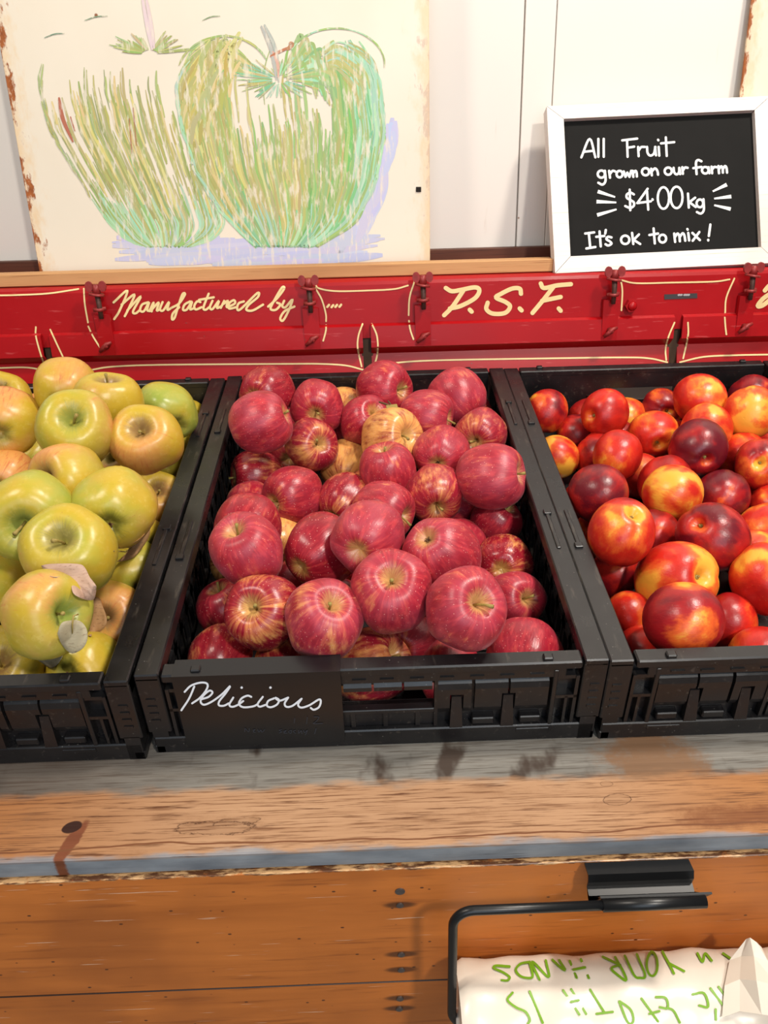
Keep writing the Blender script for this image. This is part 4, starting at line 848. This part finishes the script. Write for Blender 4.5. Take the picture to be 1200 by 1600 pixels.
 ('N',0.367,0.3403,-0.0425,0.0324,0.2,-0.4,'b',0.12,0.3,'red nectarine just in front of the dark maroon one with the slit'),
 ('N',0.4873,0.3983,-0.0447,0.0308,-0.2,-0.3,'b',0.45,0.3,'orange-red nectarine behind the one with a yellow star-shaped hollow'),
 ('N',0.4817,0.3454,-0.0232,0.0299,0.0,-0.05,'s',0.5,0.6,'nectarine with a yellow star around its stem hollow at the right picture edge'),
 ('N',0.3119,0.4368,-0.061,0.0322,0.2,-0.4,'b',0.15,0.5,'dark red nectarine against the left rail behind the dotted purple one'),
 ('N',0.2593,0.2635,-0.0048,0.0325,0.3,-0.4,'b',0.12,0.7,'purple-red nectarine with pale dots near the left rail'),
 ('N',0.2588,0.174,0.006,0.0336,0.4,-0.6,'s',0.5,0.4,'large red and yellow nectarine with tan stem scar at the left rail'),
 ('N',0.323,0.2453,-0.0521,0.0292,0.2,-0.4,'b',0.2,0.5,'red nectarine right of the large red and yellow one'),
 ('N',0.3532,0.2842,-0.0216,0.0328,0.85,0.3,'c',0.75,0.1,'peach-orange nectarine pointed at its right, centre of the crate'),
 ('N',0.4258,0.3098,-0.0468,0.0325,0.1,-0.5,'b',0.25,0.9,'dark red nectarine with an orange left edge, right of the pointed one'),
 ('N',0.3648,0.1912,-0.0169,0.0361,-0.42,-0.42,'s',0.12,0.7,'large crimson nectarine with a tan stem bit in its dark hollow'),
 ('N',0.4906,0.3064,-0.0626,0.0297,0.2,-0.4,'b',0.45,0.0,'orange-red nectarine cut by the right picture edge, mid crate'),
 ('N',0.461,0.2559,-0.0601,0.032,-0.5,-0.4,'c',0.75,0.0,'peach-yellow nectarine at the right picture edge below the orange-red one'),
 ('N',0.5144,0.3554,-0.0657,0.0281,0.2,-0.4,'b',0.3,0.2,'red nectarine sliver between the dark red and the peach-yellow ones'),
 ('N',0.3141,0.1449,-0.036,0.0395,0.65,-0.1,'s',0.75,0.1,'large golden nectarine with a yellow furrow, on top near the front'),
 ('N',0.2833,0.0523,-0.0053,0.0343,0.9,-0.1,'c',0.4,1.0,'large front nectarine split by a dark seam with a golden patch'),
 ('N',0.2684,0.196,-0.0663,0.0268,0.2,-0.4,'b',0.1,0.5,'shiny dark red nectarine by the left rail below the tan stem scar one'),
 ('N',0.2646,0.1244,-0.0665,0.0262,0.7,-0.3,'b',0.3,0.1,'red nectarine at the left rail beside the dark-seamed one'),
 ('N',0.36,0.1093,-0.0638,0.0285,0.2,-0.2,'b',0.15,0.3,'red nectarine with a dull highlight right of the dark-seamed one'),
 ('N',0.4024,0.1366,-0.0312,0.0352,0.2,-0.5,'b',0.5,0.1,'large orange-red nectarine at the right picture edge near the front'),
 ('N',0.3698,0.0542,-0.0617,0.0305,0.2,-0.5,'b',0.45,0.0,'orange-red nectarine at the front right behind the rim'),
 ('N',0.2648,0.0747,-0.0667,0.0262,0.2,-0.5,'b',0.15,0.2,'red nectarine low in the front left corner behind the rim'),
 ('N',0.3546,0.3923,-0.0644,0.0285,0.2,-0.5,'b',0.35,0.3,'red nectarine in the gap between the dotted purple and the pointed ones'),
 ('N',0.3798,0.5515,-0.0634,0.0292,0.2,-0.5,'b',0.7,0.1,'small orange nectarine peeping out right of the yellow-rimmed hollow one'),
 ('N',0.4927,0.4521,-0.0632,0.0299,0.2,-0.5,'b',0.5,0.0,'orange top of a nectarine behind the dark red one with an orange edge'),
 ('N',0.5544,0.4695,-0.0619,0.0301,0.2,-0.5,'b',0.1,0.5,'dark red nectarine in the shade at the right edge behind the star-hollow one'),
]
FILL = [
 ('R',0.069,0.482,-0.0605,0.0315),
 ('R',0.033,0.41,-0.0635,0.0285),
 ('R',0.129,0.494,-0.0605,0.0315),
 ('R',-0.039,0.146,-0.0605,0.0315),
 ('R',-0.087,0.362,-0.0635,0.0285),
 ('R',0.105,0.434,-0.0635,0.0285),
 ('R',-0.099,0.542,-0.0605,0.0315),
 ('R',0.033,0.542,-0.0605,0.0315),
 ('R',0.141,0.374,-0.0605,0.0315),
 ('R',0.045,0.182,-0.0605,0.0315),
 ('R',-0.147,0.338,-0.0605,0.0315),
 ('R',-0.003,0.362,-0.0605,0.0315),
 ('R',0.093,0.542,-0.0635,0.0285),
 ('G',-0.5315,0.194,-0.0605,0.0315),
 ('G',-0.5075,0.266,-0.0605,0.0315),
 ('G',-0.4955,0.146,-0.0635,0.0285),
 ('G',-0.3275,0.122,-0.0635,0.0285),
 ('G',-0.2675,0.278,-0.0635,0.0285),
 ('G',-0.4595,0.05,-0.0605,0.0315),
 ('G',-0.3395,0.314,-0.0605,0.0315),
 ('G',-0.4115,0.47,-0.0605,0.0315),
 ('G',-0.3395,0.182,-0.0605,0.0315),
 ('G',-0.3875,0.542,-0.0605,0.0315),
 ('G',-0.5195,0.374,-0.0605,0.0315),
 ('G',-0.5555,0.11,-0.0635,0.0285),
 ('G',-0.4115,0.098,-0.0605,0.0315),
 ('G',-0.4355,0.386,-0.0605,0.0315),
 ('G',-0.4595,0.326,-0.0605,0.0315),
 ('G',-0.5435,0.53,-0.0605,0.0315),
 ('G',-0.3755,0.386,-0.0635,0.0285),
 ('G',-0.5435,0.314,-0.0635,0.0285),
 ('G',-0.3275,0.53,-0.0605,0.0315),
 ('G',-0.5555,0.05,-0.0635,0.0285),
 ('G',-0.3995,0.326,-0.0635,0.0285),
 ('G',-0.4595,0.23,-0.0635,0.0285),
 ('G',-0.4715,0.494,-0.0635,0.0285),
 ('G',-0.3275,0.254,-0.0605,0.0315),
 ('G',-0.3155,0.218,-0.017,0.0285),
 ('G',-0.5075,0.314,-0.017,0.0315),
 ('G',-0.5315,0.146,-0.017,0.0315),
 ('G',-0.3635,0.278,-0.017,0.0315),
 ('G',-0.2915,0.302,-0.017,0.0315),
 ('G',-0.4955,0.218,-0.017,0.0315),
 ('G',-0.3635,0.35,-0.017,0.0315),
 ('G',-0.4235,0.218,-0.017,0.0315),
 ('N',0.534,0.266,-0.0605,0.0315),
 ('N',0.426,0.482,-0.0635,0.0285),
 ('N',0.27,0.326,-0.0605,0.0315),
 ('N',0.426,0.206,-0.0605,0.0315),
 ('N',0.474,0.11,-0.0605,0.0315),
 ('N',0.546,0.098,-0.0605,0.0315),
 ('N',0.51,0.206,-0.0605,0.0315),
 ('N',0.426,0.074,-0.0635,0.0285),
 ('N',0.27,0.266,-0.0635,0.0285),
 ('N',0.486,0.05,-0.0605,0.0315),
 ('N',0.546,0.41,-0.0605,0.0315),
 ('N',0.39,0.254,-0.0635,0.0285),
 ('N',0.546,0.158,-0.0635,0.0285),
 ('N',0.534,0.374,-0.017,0.0285),
 ('N',0.498,0.242,-0.017,0.0285),
 ('N',0.51,0.086,-0.017,0.0285),
]

def cat(P, n):
    o = []
    for i in range(n + 1):
        t = i / n * (len(P) - 1); k = min(int(t), len(P) - 2); u = t - k
        a, b, c, d = P[max(k - 1, 0)], P[k], P[k + 1], P[min(k + 2, len(P) - 1)]
        o.append(tuple(.5 * (2 * b[j] + (c[j] - a[j]) * u + (2 * a[j] - 5 * b[j] + 4 * c[j] - d[j]) * u * u + (3 * b[j] - a[j] - 3 * c[j] + d[j]) * u ** 3) for j in (0, 1)))
    return o
def fruit_mesh(kind, seed):
    rn = random.Random(seed * 17 + ord(kind)); seg = 40
    if kind == 'R': P = [(0, .52), (.06, .57), (.14, .72), (.26, .86), (.44, .93), (.66, .87), (.86, .66), (.98, .33), (1.0, 0), (.93, -.36), (.80, -.64), (.62, -.84), (.46, -.93), (.30, -.94), (.17, -.86), (.07, -.78), (0, -.76)]
    elif kind == 'G': P = [(0, .46), (.07, .50), (.16, .64), (.30, .78), (.50, .84), (.72, .78), (.90, .57), (1.0, .26), (1.0, -.06), (.93, -.38), (.79, -.62), (.62, -.77), (.46, -.84), (.30, -.83), (.17, -.75), (.07, -.67), (0, -.65)]
    else: P = [(0, .70), (.05, .71), (.12, .80), (.24, .90), (.42, .91), (.62, .80), (.82, .59), (.95, .32), (1.0, 0), (.95, -.33), (.82, -.60), (.63, -.80), (.42, -.92), (.22, -.97), (.10, -.985), (.04, -.99), (0, -.985)]
    rings = cat(P, 30)
    ph = [rn.uniform(0, 6.28) for _ in range(6)]; am = [rn.uniform(.012, .04) for _ in range(6)]; tilt = rn.uniform(-.07, .07); v = []; f = []
    for i, (r, z) in enumerate(rings):
        r = max(r, 0)
        for k in range(seg):
            a = 6.28318 * k / seg; low = max(0, -z)
            s = 1 + am[0] * math.cos(2 * a + ph[0]) + am[1] * .7 * math.cos(3 * a + ph[1]) + (.02 + .045 * low) * math.cos(5 * a + ph[2]) * (kind != 'N') + am[3] * .8 * math.sin(a + ph[3]) * z
            zz = z + (tilt + am[4]) * r * math.cos(a + ph[4]) * .8 + (.03 * r * math.cos(5 * a + ph[2]) * (z < -.6) * (kind != 'N'))
            if kind == 'N':
                g = math.exp(-(min(a, 6.28318 - a) / .17) ** 2); s *= 1 - .05 * g * (1 if z > -.9 else .3); zz -= .05 * g * (z > .6) * r
                s *= 1 + .03 * math.cos(a * 2)
            v.append((r * s * math.cos(a), r * s * math.sin(a), zz))
    for i in range(len(rings) - 1):
        for k in range(seg): f.append((i * seg + k, (i + 1) * seg + k, (i + 1) * seg + (k + 1) % seg, i * seg + (k + 1) % seg))
    mb = MB(); mb.add(v, f, smooth=True); me = mb.mesh('fruit')
    bm = bmesh.new(); bm.from_mesh(me); bmesh.ops.remove_doubles(bm, verts=bm.verts, dist=1e-5); bmesh.ops.recalc_face_normals(bm, faces=bm.faces[:]); bm.to_mesh(me); bm.free()
    return me
FM_ = {k: [fruit_mesh(k, s) for s in range(6)] for k in 'RGN'}
for k in 'RGN':
    for me in FM_[k]: me.materials.append(M[k])
def stem_mesh(kind, s):
    rn = random.Random(s * 5 + 2); mb = MB(); b = rn.uniform(.05, .28); z0 = .5 if kind == 'R' else .44; L = rn.uniform(.42, .62)
    mb.tube([(0, 0, z0), (b * .2, .01, z0 + L * .35), (b * .55, .02, z0 + L * .7), (b, .03, z0 + L)], [.034, .030, .034, .052], 8); return mb.mesh('stem')
STM = {k: [stem_mesh(k, s) for s in range(4)] for k in 'RG'}
def calyx_mesh():
    mb = MB()
    for k in range(5):
        a = 6.2832 * k / 5; c, s = math.cos(a), math.sin(a); mb.add([(-s * .035, c * .035, -.76), (s * .035, -c * .035, -.76), (c * .10, s * .10, -.83), (c * .06, s * .06, -.86)], [(0, 1, 2), (0, 2, 3), (1, 3, 2), (0, 3, 1)])
    return mb.mesh('calyx')
CAL = calyx_mesh()
mb = MB(); mb.tube([(0, 0, .68), (.01, 0, .75)], [.085, .05], 8); mb.tube([(0, .0, .74), (.05, .02, .78)], [.035, .02], 6); SCAR = mb.mesh('stem_scar')
for k in 'RG':
    for me in STM[k]: me.materials.append(M['stem'])
CAL.materials.append(M['stemdark']); SCAR.materials.append(M['stem'])
NAME = dict(R='red_apple', G='green_apple', N='nectarine'); CATG = dict(R='apple', G='apple', N='nectarine')
GRP = dict(R='red apples in the middle crate', G='yellow-green apples in the left crate', N='nectarines in the right crate')
KS = dict(R=1.03, G=1.05, N=1.03)
cam_r, cam_d, cam_f = Vector(CR[0]), Vector(CR[1]), Vector(CR[2])
SPH = []
def place(kind, x, y, z, r, dx, dy, end, yel, blm, label, group, idx):
    rn = random.Random(idx * 31 + 5); p = Vector((x, y, z)); SPH.append((p, r))
    view = (CC - p).normalized(); right = (cam_r - view * cam_r.dot(view)).normalized(); down = -right.cross(view)
    if down.dot(cam_d) < 0: down = -down
    t = Vector((dx, dy)); 
    if t.length > .97: t *= .97 / t.length
    ax = right * t.x + down * t.y + view * math.sqrt(max(0, 1 - t.length_squared)) * (-1 if end == 'b' else 1)
    if end == 'c': ax = -ax
    q = ax.to_track_quat('Z', 'Y').to_matrix().to_4x4(); k = r * KS[kind]
    mw = TW @ Matrix.Translation(p) @ q @ Matrix.Rotation(rn.uniform(0, 6.28), 4, 'Z') @ Matrix.Diagonal((k, k, k, 1))
    o = link(NAME[kind], FM_[kind][rn.randrange(6)], None, None, mw); tag(o, label, CATG[kind], group)
    o['yellow'] = float(yel); o['bloom'] = float(blm); o['seed'] = float(rn.uniform(0, 60))
    if kind in 'RG':
        if end == 's' or (end == 'b' and math.hypot(dx, dy) > .85): link('stem', STM[kind][rn.randrange(4)], None, o)
        elif end == 'c': link('calyx', CAL, None, o)
    elif end == 's': link('stem_scar', SCAR, None, o)
    return o
for i, (k, x, y, z, r, dx, dy, end, yel, blm, lab) in enumerate(FRUIT): place(k, x, y, z, r, dx, dy, end, yel, blm, lab, GRP[k], i)
FLAB = dict(R='red apple of the bottom layer, buried under the pile in the middle crate', G='yellow-green apple of the lower layers, buried in the left crate', N='nectarine of the bottom layer, buried under the pile in the right crate')
FGRP = dict(R='buried red apples', G='buried yellow-green apples', N='buried nectarines')
rf = random.Random(77)
for i, (k, x, y, z, r) in enumerate(FILL): place(k, x, y, z, r, rf.uniform(-.6, .6), rf.uniform(-.6, .6), 'b', rf.uniform(.05, .5), rf.uniform(0, .6), FLAB[k], FGRP[k], 500 + i)

# ------------------------------------------------------------------ dry leaves and a twig
def surf_t(px, py):
    d = rayc(px, py); best = None
    for p, r in SPH:
        oc = CC - p; a = d.dot(d); b = 2 * oc.dot(d); c = oc.dot(oc) - r * r; D = b * b - 4 * a * c
        if D > 0:
            t = (-b - math.sqrt(D)) / (2 * a)
            if best is None or t < best: best = t
    return best
def leaf(outline, mat, label, lift=.003, curl=.004, vein=None, tip=None):
    ts = [surf_t(x, y) for x, y in outline]; ts = [t for t in ts if t]; ts.sort(); t0 = ts[len(ts) // 3] if ts else .8; lift = lift + .004
    cx = sum(p[0] for p in outline) / len(outline); cy = sum(p[1] for p in outline) / len(outline)
    def P(x, y, k):
        s = surf_t(x, y); t = t0 if s is None else min(s, t0 + .012); t = min(t, t0 + .006)
        d = rayc(x, y); return CC + d * (t - lift - curl * k * math.sin(.09 * x + .07 * y))
    L = [Vector(p) for p in smooth_line(outline + [outline[0]], 3)][:-1]; n = len(L); v = [P(cx, cy, .3)]; f = []
    for j, s in enumerate((.35, .7, 1.0)):
        for p in L: v.append(P(cx + (p.x - cx) * s, cy + (p.y - cy) * s, s))
    for k in range(n):
        f.append((0, 1 + k, 1 + (k + 1) % n))
        for j in (0, 1): f.append((1 + j * n + k, 1 + (j + 1) * n + k, 1 + (j + 1) * n + (k + 1) % n, 1 + j * n + (k + 1) % n))
    org = v[0]; e = empty('dry_leaf', TW @ Matrix.Translation(org), label, 'leaf', 'dry leaves among the yellow-green apples')
    mb = MB(); mb.add([p - org for p in v], f, smooth=True); o = mb.build('leaf_blade', mat, e); md = o.modifiers.new('s', 'SOLIDIFY'); md.thickness = .0004
    if vein:
        mb = MB(); mb.tube([CC + rayc(x, y) * (min(surf_t(x, y) or t0, t0 + .012) - lift - .0006 - curl * .5) - org for x, y in vein], [.0007] * (len(vein) - 1) + [.0004], 6); mb.build('leaf_stalk', M['stem'], e)
leaf([(64, 884), (78, 881), (120, 881), (132, 886), (140, 902), (150, 916), (148, 934), (141, 938), (126, 934), (114, 926), (110, 912), (98, 902), (78, 900)], M['leafp'], 'large pinkish dry leaf lying across the yellow-green apples', .004, .003, [(122, 883), (134, 902), (142, 934)])
leaf([(146, 932), (156, 936), (160, 946), (166, 962), (166, 976), (154, 988), (138, 994), (140, 970), (142, 950)], M['leafb'], 'folded brown dry leaf in front of the orange-yellow apple', .002, .004)
leaf([(90, 990), (96, 974), (108, 970), (124, 970), (135, 982), (136, 1000), (128, 1014), (113, 1021), (102, 1014), (94, 1002)], M['leafg'], 'round grey-tan dry leaf hanging from an apple stem', .006, .001, [(122, 960), (115, 962), (113, 975), (113, 990)])
leaf([(52, 1027), (74, 1022), (95, 1020), (102, 1016), (92, 1036), (80, 1044), (66, 1036)], M['leafg'], 'pale grey dry leaf half tucked under an apple at the front', .002, .002)
leaf([(182, 878), (196, 866), (204, 852), (220, 840), (234, 826), (232, 840), (222, 856), (210, 870), (196, 876)], M['leafb'], 'serrated brown dry leaf by the right rail of the left crate', .004, .003, [(178, 861), (196, 862), (214, 850)])
tw = empty('dry_twig', TW @ Matrix.Translation(CC + rayc(612, 640) * (surf_t(612, 640) or .9)), 'small broken dry twig with a leaf scrap on the back of the red apples', 'twig')
tp0 = CC + rayc(612, 640) * (surf_t(612, 640) or .9)
def tp(x, y, l=.004): return CC + rayc(x, y) * (min(surf_t(x, y) or 9, (tp0 - CC).dot(cam_f) + .01) - l) - tp0
mb = MB(); mb.tube([tp(592, 628), (tp(605, 632)), tp(618, 640), tp(628, 644)], [.0012, .0016, .0016, .0010], 6); mb.tube([tp(606, 626), tp(612, 634), tp(620, 648)], [.001, .0012, .0008], 6); mb.build('twig_stick', M['stemdark'], tw)
mb = MB(); mb.add([tp(603, 634, .006), tp(620, 632, .006), tp(624, 644, .005), tp(606, 645, .006)], [(0, 1, 2, 3)]); o = mb.build('leaf_scrap', M['stem'], tw); o.modifiers.new('s', 'SOLIDIFY').thickness = .0008
